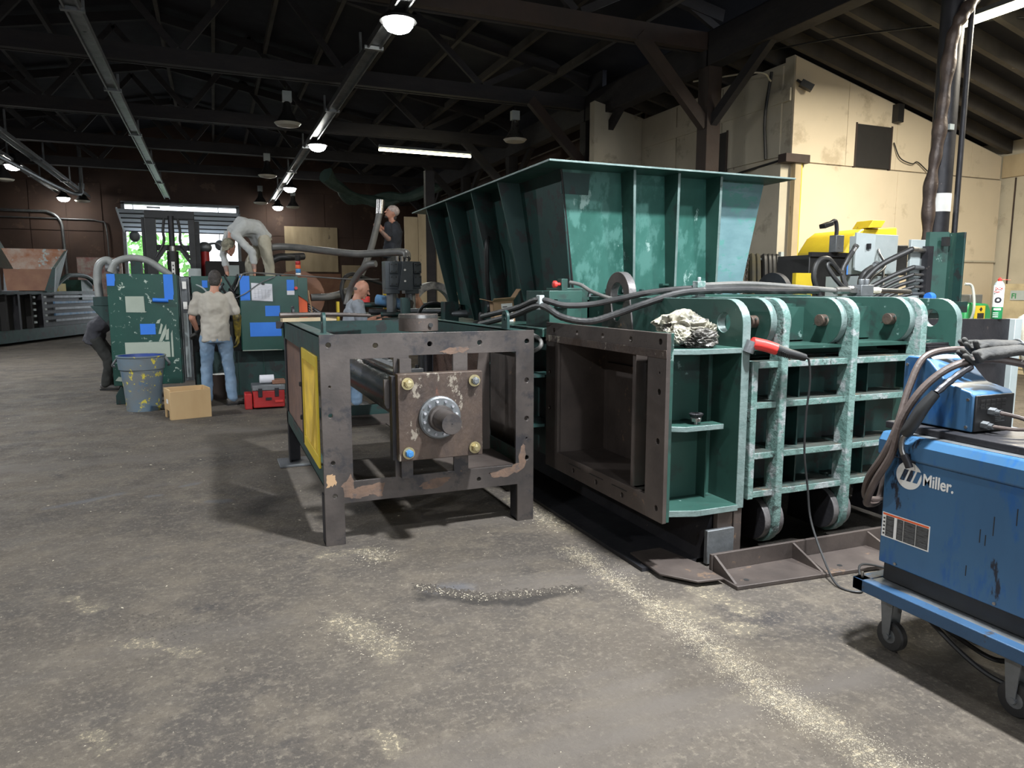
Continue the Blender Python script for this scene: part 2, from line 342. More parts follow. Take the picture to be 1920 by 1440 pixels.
    def build(s, name, m, parent=None, bevel=0, loc=None, rotz=0, local=False, ang=35, edge=None):
        me = bpy.data.meshes.new(name)
        if local: off = Vector((0, 0, 0))
        elif parent is not None:
            off = Vector((0, 0, 0)); q = parent
            while q is not None: off += q.location; q = q.parent
        elif loc is not None: off = Vector(loc)
        else:
            xs, ys, zs = zip(*s.v); off = Vector(((min(xs)+max(xs))/2, (min(ys)+max(ys))/2, min(zs)))
            if name in STRUCT: off = Vector((0, 0, 0))
        me.from_pydata([tuple(Vector(p)-off) for p in s.v], [], s.f)
        bm = bmesh.new(); bm.from_mesh(me); bmesh.ops.recalc_face_normals(bm, faces=bm.faces); bm.to_mesh(me); bm.free()
        me.shade_smooth(); me.set_sharp_from_angle(angle=R_(ang))
        mm = m if isinstance(m, bpy.types.Material) else M[m]
        me.materials.append(mm)
        if edge:
            me.materials.append(M[edge[1]])
            for p in me.polygons:
                if abs(p.normal['xyz'.index(edge[0])]) < .5: p.material_index = 1
        o = bpy.data.objects.new(name, me); COL.objects.link(o)
        if parent is not None: o.parent = parent
        elif not local: o.location = off
        if bevel:
            b = o.modifiers.new('bevel', 'BEVEL'); b.width = bevel; b.segments = 2; b.limit_method = 'ANGLE'; b.angle_limit = R_(40)
        return o
STRUCT = set()
def tag(o, label=None, cat=None, group=None, kind=None):
    for k, v in (('label', label), ('category', cat), ('group', group), ('kind', kind)):
        if v: o[k] = v
    return o
def thing(name, label, cat, loc, rotz=0, group=None):
    o = bpy.data.objects.new(name, None); COL.objects.link(o); o.location = loc; o.rotation_euler[2] = rotz; o.empty_display_size = .1
    return tag(o, label, cat, group)
def struct(name, mb, m, parent=None, **kw):
    STRUCT.add(name); o = mb.build(name, m, parent, **kw)
    if parent is None: o['kind'] = 'structure'
    return o
def piece(mesh_from, loc, parent, rot=(0, 0, 0), scale=(1, 1, 1)):
    o = mesh_from.copy(); COL.objects.link(o); o.parent = parent; o.location = loc; o.rotation_euler = rot; o.scale = scale; return o
def bx(*a): return MB().box(*a)
def copy_tree(o, parent=None):
    c = o.copy(); COL.objects.link(c)
    if parent is not None: c.parent = parent
    for ch in list(o.children): copy_tree(ch, c)
    return c
def text(body, size, m, parent, name, loc, rot, ext=.0008, offset=0, align='LEFT', sx=1, label=None):
    cu = bpy.data.curves.new(name, 'FONT'); cu.body = body; cu.size = size; cu.extrude = ext; cu.offset = offset; cu.align_x = align
    to = bpy.data.objects.new('t', cu); COL.objects.link(to)
    bpy.context.view_layer.update()
    me = bpy.data.meshes.new_from_object(to); bpy.data.objects.remove(to)
    me.materials.clear(); me.materials.append(M[m])
    o = bpy.data.objects.new(name, me); COL.objects.link(o); o.parent = parent
    off = Vector((0, 0, 0)); q = parent
    while q is not None: off += q.location; q = q.parent
    o.location = Vector(loc)-off; o.rotation_euler = rot; o.scale = (sx, 1, 1)
    if label: o['label'] = label
    return o
def arcpts(cx, cy, r, a0, a1, n=10): return [(cx+r*cos(R_(a0+(a1-a0)*i/n)), cy+r*sin(R_(a0+(a1-a0)*i/n))) for i in range(n+1)]
# ================================================================ SETTING
struct('floor', bx(-16, 20, -9, 60, -.2, 0), 'floor')
# far wall (brown panelled) with roll-up door opening x -2.95..1.05, z 0..4.5
FW = 32.0
wf = struct('wall_far', MB().box(-11, -3.05, FW, FW+.2, 0, 8).box(1.05, 14, FW, FW+.2, 0, 8).box(-3.05, 1.05, FW, FW+.2, 4.85, 8), 'brownwall')
k = 0
for i in range(-9, 7):
    x0 = -11+1.2*(i+9)
    for z0, z1 in ((0.02, 1.9), (1.93, 3.75), (3.78, 5.6)):
        if x0 < 1.1 and x0+1.2 > -3.1 and z0 < 4.5: continue
        if x0 > 8: continue
        MB().box(x0+.015, x0+1.185, FW-.02-.012*((i+k) % 2), FW, z0, z1).build('panel', 'brownwall', wf, bevel=.004); k += 1
MB().box(2.9, 5.1, FW-.07, FW-.03, 2.3, 4.2).build('panel', 'board', wf, bevel=.004)
MB().box(2.9, 5.2, FW-.07, FW-.03, 1.25, 2.22).build('panel', 'rustbrown', wf, bevel=.004)
MB().box(5.25, 6.2, FW-.07, FW-.03, 1.3, 2.6).build('panel', 'board', wf, bevel=.004)
pk = bx(-4.7, -3.2, FW-.6, FW-.5, 0, 2.75).build('pink_sheet', 'pink'); tag(pk, 'weathered pink and white sheet leaning on the brown far wall left of the bay door', 'sheet')
struct('wall_front', MB().box(-11, -1.5, -8.2, -8, 0, 8).box(6.5, 14.2, -8.2, -8, 0, 8).box(-1.5, 6.5, -8.2, -8, 4.3, 8), 'brownwall')  # unseen rear wall; its wide opening is added to let in soft front light
ws = struct('wall_side', bx(9.0, 9.2, 13.9, FW, 0, 6.2), 'brownwall')
for i in range(14):
    y0 = 14.0+1.28*i
    bx(8.95, 9.0, y0+.02, y0+1.24, 0, 4.3 if i % 3 else 4.05).build('board', 'board', ws)
for z in (4.6, 5.0, 5.4): bx(8.97, 9.0, 14, FW, z, z+.03).build('batten', 'creamdirty', ws)
struct('ground', bx(-30, 30, 32.6, 62, -.1, .006), 'ground')
struct('wall_left', bx(-11.2, -11, -8, FW+.2, 0, 8), 'brownwall')
# pipes on far wall
pp = MB().tube([(-11, FW-.1, 4.45), (-6.3, FW-.1, 4.45), (-5.55, FW-.1, 4.42), (-5.2, FW-.1, 4.1), (-5.15, FW-.1, 3.4), (-5.1, FW-.1, 1.0)], .05).build('wall_pipe', 'greymetal')
tag(pp, 'larger bare conduit bending down the brown far wall', 'pipe')
pp = MB().tube([(-11, FW-.08, 4.2), (-5, FW-.08, 4.2), (-3.95, FW-.08, 4.15), (-3.7, FW-.08, 3.9), (-3.68, FW-.08, 2.2)], .025).build('wall_pipe', 'greymetal')
tag(pp, 'thin conduit bending down the far wall next to the bay door', 'pipe')
# bay door: opening frame, curtain partially folded in near the head
dr = struct('door_1', MB().box(-3.15, -3.03, FW-.12, FW+.1, 0, 4.9).box(1.03, 1.15, FW-.12, FW+.1, 0, 4.9).box(-3.15, 1.15, FW-.12, FW+.1, 4.85, 4.95), 'greymetal')
for i in range(5):
    y0 = FW-.1-i*.42; z0 = 3.82+.13*i
    MB().beam((-1.0, y0, z0), (-1.0, y0-.36, z0+.10), 4.1, .03).build('panel', 'doorwhite', dr)
    MB().beam((-1.0, y0-.03, z0-.02), (-1.0, y0-.06, z0-.01), 4.1, .05).build('panel_rail', 'black', dr)
for x in (-3.08, 1.08):
    MB().beam((x, FW-.1, 3.78), (x, FW-2.3, 4.45), .05, .08).build('track', 'doorwhite' if x < 0 else 'greymetal', dr)
for x, z in ((-2.75, 3.62), (.35, 3.35)):
    o = MB().ell((x, FW+.1, z), (.2, .08, .22)).box(x-.015, x+.015, FW+.09, FW+.11, z+.2, 4.86).build('yard_lamp', 'greymetal')
    tag(o, 'round lantern hanging outside the bay door, %s' % ('by its left jamb' if x < 0 else 'towards its right side'), 'lamp')
# outside
tr = thing('tree', 'bright green tree in daylight beyond the open bay door', 'tree', (-3.3, 41, 0))
mb = MB()
for i in range(900):
    a = random.random()*2*pi; r = random.random()**.5*2.6; z = 2.6+random.gauss(0, .9)
    c = Vector((-3.3+r*cos(a), 41+r*sin(a), max(.9, z))); u = Vector((random.gauss(0, 1), random.gauss(0, 1), random.gauss(0, 1))).normalized(); v = u.orthogonal().normalized()
    mb.add([c+u*.22, c+v*.12, c-u*.22, c-v*.12], [(0, 1, 2, 3)])
f = mb.build('foliage', 'leaf', tr); f['kind'] = 'stuff'
MB().cyl((-3.3, 41, 0), (-3.3, 41, 2.6), .16, .1).build('trunk', 'timberbrown', tr)
# right wall and cream room
wr = struct('wall_right', bx(14, 14.2, -8, 14.0, 0, 4.7), 'creamdirty')
bx(13.96, 14.2, -8, 9.25, 3.62, 4.02).build('wall_beam', 'board', wr)
for y in (-3, -.6, 1.8, 4.2, 6.6, 9.0): bx(13.985, 14, y-.012, y+.012, 0, 3.6).build('seam', 'timberbrown', wr)
def rz(x): return 5.25-.235*(x-8.8)
cr = struct('wall_back', MB().prism([(8.8, 0), (13.99, 0), (13.99, rz(13.99)), (8.8, 5.25)], 'y', 9.30, 9.5).box(8.8, 9.0, 9.5, 13.9, 0, 5.18)
            .prism([(7.6, 0), (9.0, 0), (9.0, 5.16), (7.6, 5.46)], 'y', 13.7, 13.9), 'creamdirty')
# boards of the gable (upper course) and lower course
xs = [8.8, 9.98, 11.15, 12.35, 13.1, 13.95]
for a, b in zip(xs[:-1], xs[1:]):
    if 10.1 < (a+b)/2 < 11.1:
        for q in ([(a+.004, 3.60), (10.2, 3.60), (10.2, rz(10.2)-.03), (a+.004, rz(a)-.03)], [(10.2, 4.30), (11.0, 4.30), (11.0, rz(11.0)-.03), (10.2, rz(10.2)-.03)], [(11.0, 3.60), (b-.004, 3.60), (b-.004, rz(b)-.03), (11.0, rz(11.0)-.03)]):
            MB().prism(q, 'y', 9.27, 9.3).build('panel', 'cream', cr)
    else: MB().prism([(a+.004, 3.60), (b-.004, 3.60), (b-.004, rz(b)-.03), (a+.004, rz(a)-.03)], 'y', 9.27, 9.3).build('panel', 'cream', cr)
for a, b in ((8.82, 11.2), (11.21, 12.4), (12.41, 13.95)): bx(a, b, 9.24, 9.3, 2.06, 3.57).build('panel', 'cream', cr, bevel=.004)
for a, b in ((8.82, 10.0), (10.01, 11.2), (11.21, 12.4), (12.41, 13.95)): bx(a, b, 9.25, 9.3, 0, 2.04).build('panel', 'cream', cr, bevel=.004)
bx(8.82, 13.95, 9.22, 9.3, 2.035, 2.065).build('batten', 'creamdirty', cr)
bx(8.80, 8.93, 9.17, 9.26, 0, 3.62).build('corner_post', 'board', cr, bevel=.006)
bx(8.93, 8.965, 9.19, 9.25, 0, 3.6).build('conduit', 'yellow', cr)
bx(8.55, 9.05, 9.12, 9.3, 3.55, 3.68).build('ledge_block', 'timberbrown', cr)
for a, b in ((9.52, 11.0), (11.03, 12.4), (12.43, 13.68)):
    bx(8.77, 8.8, a, b, 3.70, 5.14).build('panel', 'creamdirty', cr)
bx(8.62, 8.8, 9.31, 13.68, 0, 3.55).build('panel', 'creamdirty', cr)
bx(8.75, 8.78, 9.32, 13.6, 4.55, 4.75).build('batten', 'creamdirty', cr)
win = struct('window_1', bx(10.2, 11.0, 9.262, 9.32, 3.60, 4.30), 'void')
bx(10.17, 10.2, 9.255, 9.3, 3.58, 4.32).build('window_frame', 'timberbrown', win); bx(11.0, 11.03, 9.255, 9.3, 3.58, 4.32).build('window_frame', 'timberbrown', win)
win = struct('window_2', bx(8.755, 8.80, 10.85, 11.72, 3.62, 4.36), 'void')
bx(8.745, 8.775, 10.82, 10.85, 3.6, 4.38).build('window_frame', 'timberbrown', win)
# cables on the cream room
for pts, r, lab in (([(8.74, 9.75, 5.1), (8.73, 9.85, 4.4), (8.74, 9.8, 3.7)], .025, 'black cable bundle running down beside the corner of the cream room'),
                    ([(8.7, 9.4, 3.62), (8.5, 10.4, 3.5), (8.48, 11.3, 3.42), (8.5, 11.8, 3.36)], .02, 'black cable sagging along the ledge of the cream room'),
                    ([(11.05, 9.24, 4.05), (11.2, 9.22, 3.8), (11.5, 9.22, 3.72), (11.65, 9.23, 3.76), (11.9, 9.22, 3.62)], .01, 'thin loose wire drooping right of the dark window'),
                    ([(8.0, 10.4, 5.35), (9.0, 8.0, 5.2), (11, 5.5, 5.0)], .012, 'thin cable strung along the underside of the rafters'),
                    ([(8.1, 11.0, 5.2), (8.3, 9.6, 5.0), (8.6, 9.6, 4.9)], .014, 'pale loose wires hanging under the girder')):
    tag(MB().tube(pts, r).build('cable', 'black' if 'pale' not in lab else 'sleeve'), lab, 'cable')
wl = thing('flood_light', 'small black floodlight bracketed on the cream room corner', 'lamp', (8.85, 9.2, 4.75))
MB().beam((8.85, 9.2, 4.8), (9.0, 9.1, 4.7), .12, .1).build('housing', 'black', wl); MB().cyl((8.82, 9.25, 4.85), (8.88, 9.18, 4.78), .02).build('bracket', 'black', wl)
jb = bx(11.0, 11.14, 9.15, 9.27, 4.38, 4.68).build('junction_box', 'black'); tag(jb, 'black junction box high on the cream gable right of the window', 'box')
# roof of side bay: rafters and deck
ce = struct('ceiling', MB().hexa([(7.9, -8.2, 5.72), (14.3, -8.2, 4.22), (14.3, 14, 4.22), (7.9, 14, 5.72)], [(7.9, -8.2, 5.82), (14.3, -8.2, 4.32), (14.3, 14, 4.32), (7.9, 14, 5.82)])
            .hexa([(-11, -8.2, 6.0), (-1, -8.2, 8.0), (-1, FW, 8.0), (-11, FW, 6.0)], [(-11, -8.2, 6.1), (-1, -8.2, 8.1), (-1, FW, 8.1), (-11, FW, 6.1)])
            .hexa([(-1, -8.2, 8.0), (9, -8.2, 6.1), (9, FW, 6.1), (-1, FW, 8.0)], [(-1, -8.2, 8.1), (9, -8.2, 6.2), (9, FW, 6.2), (-1, FW, 8.1)]), 'roofdeck')
bx(7.95, 8.05, 14, FW, 5.7, 6.2).build('fascia', 'roofdeck', ce)
MB().prism([(9.0, 4.9), (14.2, 3.7), (14.2, 5.0), (9.0, 6.0)], 'y', 13.95, 14.1).build('fascia', 'roofdeck', ce)
raf = None
y = -2.0
while y < 13.6:
    if raf is None:
        raf = MB().beam((7.9, y, 5.60), (14.2, y, 4.14), .09, .25).build('rafter', 'rafter', ce); y0 = y
    else: piece(raf, (0, y-y0, 0), ce)
    y += .62
# girder over post row
for a, b in ((-4, 5.6), (5.65, 10.3), (10.35, 14.6), (14.65, FW)):
    bx(7.86, 8.14, a, b, 5.25, 5.78).build('girder', 'timber', ce, bevel=.01)
# posts and knee braces
for i, y in enumerate((10.4, 14.7, 19.2, 23.2, 27.4)):
    bx(7.86, 8.14, y-.14, y+.14, 0, 5.25).build('post', 'timber' if i else 'timberbrown', ce, bevel=.01)
    MB().beam((6.55, y-.02, 5.6), (7.9, y-.02, 4.3), .14, .2).build('brace', 'timberbrown' if i < 2 else 'timber', ce)
    MB().beam((8.0, y-1.5, 5.35), (8.0, y-.1, 4.35), .12, .16).build('brace', 'timber', ce)
MB().beam((6.9, 5.75, 5.6), (7.9, 5.75, 4.6), .14, .2).build('brace', 'timberbrown', ce)
# trusses
for y in (-.5, 5.75, 10.4, 14.7, 19.2, 23.2, 27.4):
    MB().beam((-11, y, 5.65), (8.0, y, 5.65), .14, .28).build('truss_chord', 'timberbrown' if y < 12 else 'timber', ce)
    MB().beam((-11, y+.16, 5.56), (8.0, y+.16, 5.56), .06, .1).build('truss_chord', 'timber', ce)
    MB().beam((-1, y, 7.8), (8.2, y, 6.1), .12, .2).build('truss_chord', 'timber', ce)
    MB().beam((-1, y, 7.8), (-11, y, 5.9), .12, .2).build('truss_chord', 'timber', ce)
    for j in range(6):
        xa = -9+2.9*j; zt = 6.1+(1.7*(1-abs(xa+1.4)/9)) if True else 0
        MB().beam((xa, y, 5.8), (xa+1.4, y, zt), .08, .12).build('truss_web', 'timber', ce)
        MB().beam((xa+1.4, y, zt), (xa+2.8, y, 5.8), .08, .12).build('truss_web', 'timber', ce)
for j in range(8):
    x = 7.2-1.15*j; z = 6.1+.19*(8.2-x)-.16
    bx(x-.04, x+.04, -4, FW, z, z+.16).build('purlin', 'rafter', ce)
for j in range(8):
    x = -3-1.1*j; z = 7.6-.2*(-x-1)-.12
    bx(x-.04, x+.04, -4, FW, z, z+.16).build('purlin', 'timber', ce)
# bare beams that carry the lamps, running away down the hall
for x, z, lab in ((2.38, 5.1, 'long light-catching joist carrying the row of high bay lamps'), (-1.48, 5.1, 'long joist running down the middle of the hall ceiling'), (-5.05, 5.1, 'long joist with lamps at the left of the hall'), (-4.2, 5.0, 'long joist beside the left lamp row')):
    mb = MB().box(x-.10, x+.10, 3.0, FW-.5, z, z+.05).box(x-.10, x-.075, 3, FW-.5, z-.05, z).box(x+.075, x+.10, 3, FW-.5, z-.05, z)
    for q in range(7, 31, 4): mb.box(x-.14, x+.14, q, q+.08, z-.06, z-.01)
    for q in range(4, 31, 4): mb.box(x-.02, x+.02, q, q+.04, z, 5.6)
    tag(mb.build('hanging_channel', 'greymetal'), lab, 'beam')
tag(MB().tube([(-6.6, 12, 5.0), (-5.1, 20, 4.9), (-4.4, 26.5, 4.75), (-4.0, 28, 4.7), (-3.9, 28.1, 5.0), (-3.9, 28.1, 6.4)], .06, k=8).build('ceiling_pipe', 'greymetal'), 'pipe bending upward at the left of the hall ceiling', 'pipe')
# right round post with wrapped duct
rp = thing('steel_column', 'dark round steel column with a peeling white band near its foot', 'column', (7.64, 5.75, 0))
MB().cyl((7.64, 5.75, 0), (7.64, 5.75, 5.3), .12, n=20).build('shaft', 'darksteel', rp)
MB().lathe([(.125, 0), (.125, .2)], (7.64, 5.75, 2.38), 20, cap=False).build('band', 'white', rp)
MB().box(7.53, 7.60, 5.6, 5.64, 3.25, 3.31).build('clip', 'lightgrey', rp)
dd = MB().tube([(7.43, 5.70, .0), (7.41, 5.70, 1.2), (7.43, 5.70, 2.0), (7.42, 5.70, 2.6), (7.46, 5.68, 3.1), (7.48, 5.66, 3.6), (7.49, 5.62, 4.2), (7.58, 5.58, 4.45), (7.74, 5.56, 4.7), (7.84, 5.6, 5.2)], .064, n=12, k=12,
               rf=lambda t: 1+.12*sin(t*95)+.12*sin(t*41+1)).build('wrapped_duct', 'duct')
tag(dd, 'crinkled foil-wrapped duct winding up the round steel column', 'duct')
tag(MB().cyl((7.80, 5.65, 0), (7.80, 5.65, 5.2), .03).build('conduit_pipe', 'darksteel'), 'thin dark pipe standing to the right of the round steel column', 'pipe')
# fluorescent fixtures
def fluo(a, b, label, w_):
    t = thing('tube_lamp', label, 'lamp', tuple((Vector(a)+Vector(b))/2))
    MB().beam(Vector(a)+Vector((0, 0, .08)), Vector(b)+Vector((0, 0, .08)), .13, .06).build('housing', 'greymetal', t)
    MB().cyl(a, b, w_, n=10).build('tube', 'tubeglow', t)
fluo((3.95, 18, 4.95), (6.35, 18, 4.95), 'glowing tube lamp hung across the hall above the hopper', .03)
fluo((9.3, 4.5, 4.97), (9.3, 6.82, 4.97), 'bright yellowish tube lamp under the rafters by the steel column', .04)
# high bays (lit)
names = ['nearest and brightest lit high bay lamp at top centre', 'second lit high bay lamp along the joist', 'third lit high bay lamp along the joist', 'farthest lit high bay lamp on the joist in front of the dark wall', 'lit high bay lamp at the far left edge', 'small lit high bay lamp in front of the brown wall left of the bay door']
for (x, y, z, p), lab in zip(LAMPS, names):
    t = thing('high_bay_lamp', lab, 'lamp', (x, y, z), group='lit high bay lamps')
    MB().lathe([(.05, .28), (.09, .24), (.12, .1), (.24, .0), (.24, -.03)], (x, y, z), 20).build('housing', 'black', t)
    MB().lathe([(.20, -.032), (.19, -.08), (.15, -.13), (.08, -.16), (.01, -.165)], (x, y, z), 20).build('lens', 'glow', t)
bells = [((1.57, 15.6, 4.87), 'unlit white-lensed bell lamp nearest the camera'), ((1.65, 22.7, 4.87), 'unlit bell lamp above the bay door machinery'), ((1.85, 29.5, 4.85), 'unlit bell lamp farthest down the hall'),
         ((3.1, 30.0, 4.8), 'aluminium bell lamp beside the last lit lamps'), ((6.5, 15.4, 4.9), 'aluminium bell lamp hanging above the far end of the hopper'), ((-4.3, 31, 4.8), 'unlit bell lamp in front of the brown wall'), ((-5.7, 26.5, 4.87), 'unlit bell lamp at the left picture edge')]
for (x, y, z), lab in bells:
    t = thing('bell_lamp', lab, 'lamp', (x, y, z), group='unlit bell lamps')
    al = 'aluminium' in lab
    MB().lathe([(.04, .42), (.07, .4), (.1, .22), (.2, .06), (.27, .0)], (x, y, z), 20).build('shade', 'bright' if al else 'black', t)
    MB().lathe([(.265, -.0), (.22, -.05), (.1, -.075)], (x, y, z), 20).build('lens', 'lens', t)
    MB().box(x-.09, x+.09, y-.07, y+.07, z+.42, z+.62).build('ballast', 'lightgrey', t)
    MB().cyl((x, y, z+.62), (x, y, 5.6), .015, n=6).build('rod', 'black', t)
# tarp bundle on far ceiling
mb = MB()
for k in range(5):
    mb.tube([(3.3+.05*k, 23, 4.95+.06*k), (4.4, 24.4+.1*k, 4.7-.05*k), (5.6, 25, 4.5+.07*k), (6.6, 24.5, 4.8-.03*k), (7.5, 24, 5.1)], .14-.01*k, n=9, rf=lambda t, k=k: 1+.4*sin(t*17+k))
tag(mb.build('tarp_bundle', 'tarp'), 'sagging dark green tarp bundle slung under the far trusses', 'tarp')
# ================================================================ STEEL FRAME with cylinder (front centre)
FX0, FX1, FY0, FY1, FT = .54, 1.88, 4.14, 6.40, 1.25
sf = thing('guard_cage', 'bare steel guard frame on four legs with bolted square plate and cylinder rod', 'frame', ((FX0+FX1)/2, 5.2, 0))
hl = [(FX0+.05, 1.19, .015), (.86, 1.18, .016), (1.19, 1.18, .016), (1.51, 1.18, .016), (1.83, 1.18, .016), (1.83, .93, .016), (1.83, .68, .016), (1.83, .42, .016), (1.83, .55, .006),
      (FX0+.05, .78, .013), (FX0+.055, .50, .013), (FX0+.05, .95, .007), (FX0+.06, .30, .014), (.86, .30, .016), (1.19, .30, .016), (1.5, .31, .014)]
outl = [(FX0, 0), (FX0+.115, 0), (FX0+.115, .25), (FX1-.115, .25), (FX1-.115, 0), (FX1, 0), (FX1, FT), (FX0, FT)]
# openings: left one with the bent bracket, upper centre, right
opL = [(.71, .38), (.985, .38), (.985, .80), (.93, .80), (.905, .83), (.905, .965), (.985, .965), (.985, 1.10), (.71, 1.10)]
opL = [(.71, .38), (.965, .38), (.965, .80), (.92, .80), (.905, .83), (.905, .975), (.965, .975), (.965, 1.105), (.71, 1.105)]
opC = [(1.06, .38), (1.335, .38), (1.335, 1.115), (1.06, 1.115)]
opR = [(1.43, .38), (1.755, .38), (1.755, 1.115), (1.43, 1.115)]
MB().plate(outl, hl+[opL, opC, opR], 'y', FY0, FY0+.02).build('front_plate', 'steel', sf, bevel=.0015)
for x in (FX0, FX1-.115):
    MB().prism([(x, 0), (x+.115, 0), (x+.115, .012), (x, .012)], 'y', FY0+.02, FY0+.10).build('leg_foot', 'darksteel', sf)
    MB().box(x, x+.008, FY0+.02, FY0+.12, 0, .3).box(x+.107, x+.115, FY0+.02, FY0+.12, 0, .3).build('leg', 'darksteel', sf)
# side rails and rear
for x, m1 in ((FX0, 'green_dark'), (FX1-.10, 'green_dark')):
    MB().box(x, x+.01, FY0+.02, FY1, 1.10, FT-.005).box(x, x+.10, FY0+.02, FY1, FT-.015, FT-.005).build('top_rail', m1, sf, bevel=.001)
    MB().box(x, x+.01, FY0+.02, FY1, .36, .47).box(x, x+.10, FY0+.02, FY1, .36, .37).build('bottom_rail', m1, sf, bevel=.001)
bx(FX0-.06, FX0-.0, FY1-.08, FY1, 1.18, 1.24).build('lug_stub', 'darksteel', sf)
for x in (FX0, FX1-.1):
    MB().box(x, x+.10, FY1-.012, FY1, 0, FT-.02).box(x, x+.012, FY1-.1, FY1, 0, FT-.02).build('leg', 'darksteel', sf, bevel=.001)
    bx(x-.09, x+.17, FY1-.2, FY1+.1, 0.001, .02).build('foot_plate', 'greymetal', sf, bevel=.003)
MB().box(FX0, FX1, FY1-.012, FY1, 1.1, FT-.015).box(FX0, FX1, FY1-.012, FY1, .36, .47).build('rear_rail', 'green_dark', sf)
bx(.60, 1.82, 5.9, 6.36, .37, .385).build('floor_sheet', 'brownsteel', sf)
bx(1.3, 1.86, FY0+.03, 5.9, .372, .382).build('floor_sheet', 'brownsteel', sf)
bx(FX1-.014, FX1-.010, FY0+.02, FY0+.75, .40, 1.11).build('side_sheet', 'brownsteel', sf)
MB().prism([(1.765, .38), (1.765, 1.12), (1.69, 1.12), (1.64, .6), (1.6, .38)], 'y', FY0+.5, FY0+.51).build('gusset', 'brownsteel', sf)
def mesh_panel(name, x, y0, y1, z0, z1, pitch, m, wd=.006):
    mb = MB()
    h_ = z1-z0; n = int((y1-y0+h_)/pitch)+1
    for s in (0, 1):
        for i in range(n):
            a = y0-h_+i*pitch
            ya, za, yb, zb = a, z0, a+h_, z1
            if ya < y0: za += y0-ya; ya = y0
            if yb > y1: zb -= yb-y1; yb = y1
            if yb-ya < .01: continue
            if s: ya, yb = y0+y1-ya, y0+y1-yb
            mb.beam((x+.0015*s, ya, za), (x+.0015*s, yb, zb), wd, .002, up=(1, 0, 0))
    o = mb.build(name, m, sf); o['kind'] = 'stuff'; return o
mesh_panel('mesh_screen', FX0+.015, 5.03, FY1-.03, .46, 1.11, .026, 'meshdark', .007)
mesh_panel('mesh_screen', FX1-.02, FY0+.78, FY1-.03, .46, 1.11, .026, 'meshdark', .009)
mb = MB()
for z0, z1 in ((.45, .52), (1.05, 1.12)): mb.box(FX0-.012, FX0, 4.24, 4.98, z0, z1)
for y0, y1 in ((4.24, 4.29), (4.93, 4.98)): mb.box(FX0-.012, FX0, y0, y1, .52, 1.05)
mb.build('guard_frame', 'yellow', sf, bevel=.002)
mesh_panel('guard_mesh', FX0-.006, 4.29, 4.93, .52, 1.05, .022, 'yellowmesh', .009)
bx(FX0-.016, FX0-.002, 4.985, 5.02, .46, 1.12).build('hinge_strip', 'darksteel', sf)
for z in (.85, .62): bx(FX0-.03, FX0-.005, 4.99, 5.03, z, z+.03).build('hinge', 'darksteel', sf, bevel=.004)
# lifting ears on top
for (x, y) in ((.60, 4.45), (.60, 6.25), (1.80, 4.45)):
    pts = [(y-.05, FT-.01)]+[(y+.05*cos(R_(a)), FT+.07+.05*sin(R_(a))) for a in range(180, -1, -20)]+[(y+.05, FT-.01)]
    MB().plate(pts, [(y, FT+.07, .022)], 'x', x, x+.02).build('lifting_ear', 'green_dark' if y < 5 else 'darksteel', sf, bevel=.002)
def blotch(pts, y, parent, m, name='rust_patch'):
    q = []
    for i in range(len(pts)):
        p0, p1 = pts[i], pts[(i+1) % len(pts)]
        for k in range(5):
            t = k/5; q.append((p0[0]+(p1[0]-p0[0])*t+random.gauss(0, .005), p0[1]+(p1[1]-p0[1])*t+random.gauss(0, .005)))
    MB().prism(q, 'y', y-.0008, y).build(name, m, parent)
blotch([(.64, .36), (.70, .42), (.72, .33), (.80, .35), (.90, .355), (.88, .27), (.82, .29), (.74, .275), (.66, .285)], FY0, sf, 'rustpatch')
blotch([(1.79, .50), (1.815, .51), (1.82, .36), (1.72, .31), (1.60, .31), (1.57, .345), (1.70, .36), (1.77, .39)], FY0, sf, 'rustpatch')
blotch([(1.10, .31), (1.2, .345), (1.32, .34), (1.24, .29), (1.16, .28)], FY0, sf, 'rustpatch')
blotch([(1.25, 1.13), (1.34, 1.155), (1.45, 1.16), (1.42, 1.125), (1.3, 1.117)], FY0, sf, 'rustpatch')
blotch([(.555, .36), (.61, .37), (.605, .43), (.56, .43)], FY0, sf, 'cardboard', 'paint_patch')
# bolted square plate
bp_ = thing('cylinder_mount', 'rusty square mounting plate', 'plate', (1.21, 4.05, .5))
COL.objects.unlink(bp_); bpy.data.objects.remove(bp_)
pl = MB().plate([(.955, .505), (1.475, .505), (1.475, 1.02), (.955, 1.02)], [(1.2, .755, .10)], 'y', 4.0, 4.07, 24).build('mount_plate', 'rusty', sf, bevel=.004)
bx(.935, .965, 4.07, 4.14, .5, 1.0).build('spacer', 'darksteel', sf)
bx(.99, 1.06, 4.09, 4.138, .38, 1.10).build('stile', 'steel', sf); 
for x, z, m1 in ((1.01, .965, 'zinc'), (1.42, .965, 'greymetal'), (1.01, .555, 'bluebolt'), (1.42, .555, 'zinc')):
    MB().cyl((x, 3.995, z), (x, 3.985, z), .036, n=20).build('washer', 'zinc', pl)
    MB().cyl((x, 3.99, z), (x, 3.955, z), .024, n=6).cyl((x, 3.96, z), (x, 3.95, z), .016, n=12).build('bolt', m1, pl, bevel=.002)
MB().lathe([(.07, 0), (.128, 0), (.128, -.022), (.118, -.03), (.07, -.03)], (1.2, 4.0, .755), 32, 'y').build('gland_ring', 'greymetal', pl, bevel=.001)
for i in range(12):
    a = 2*pi*i/12+.2; x, z = 1.2+.1*cos(a), .755+.1*sin(a)
    MB().cyl((x, 3.972, z), (x, 3.958, z), .0085, n=6).build('bolt', 'chrome', pl)
MB().lathe([(.078, .1), (.078, -.06), (.074, -.068), (.062, -.07), (.062, -.24), (.058, -.25), (.004, -.25), (.003, -.245)], (1.2, 4.0, .755), 32, 'y').build('piston_rod', 'steel', sf)
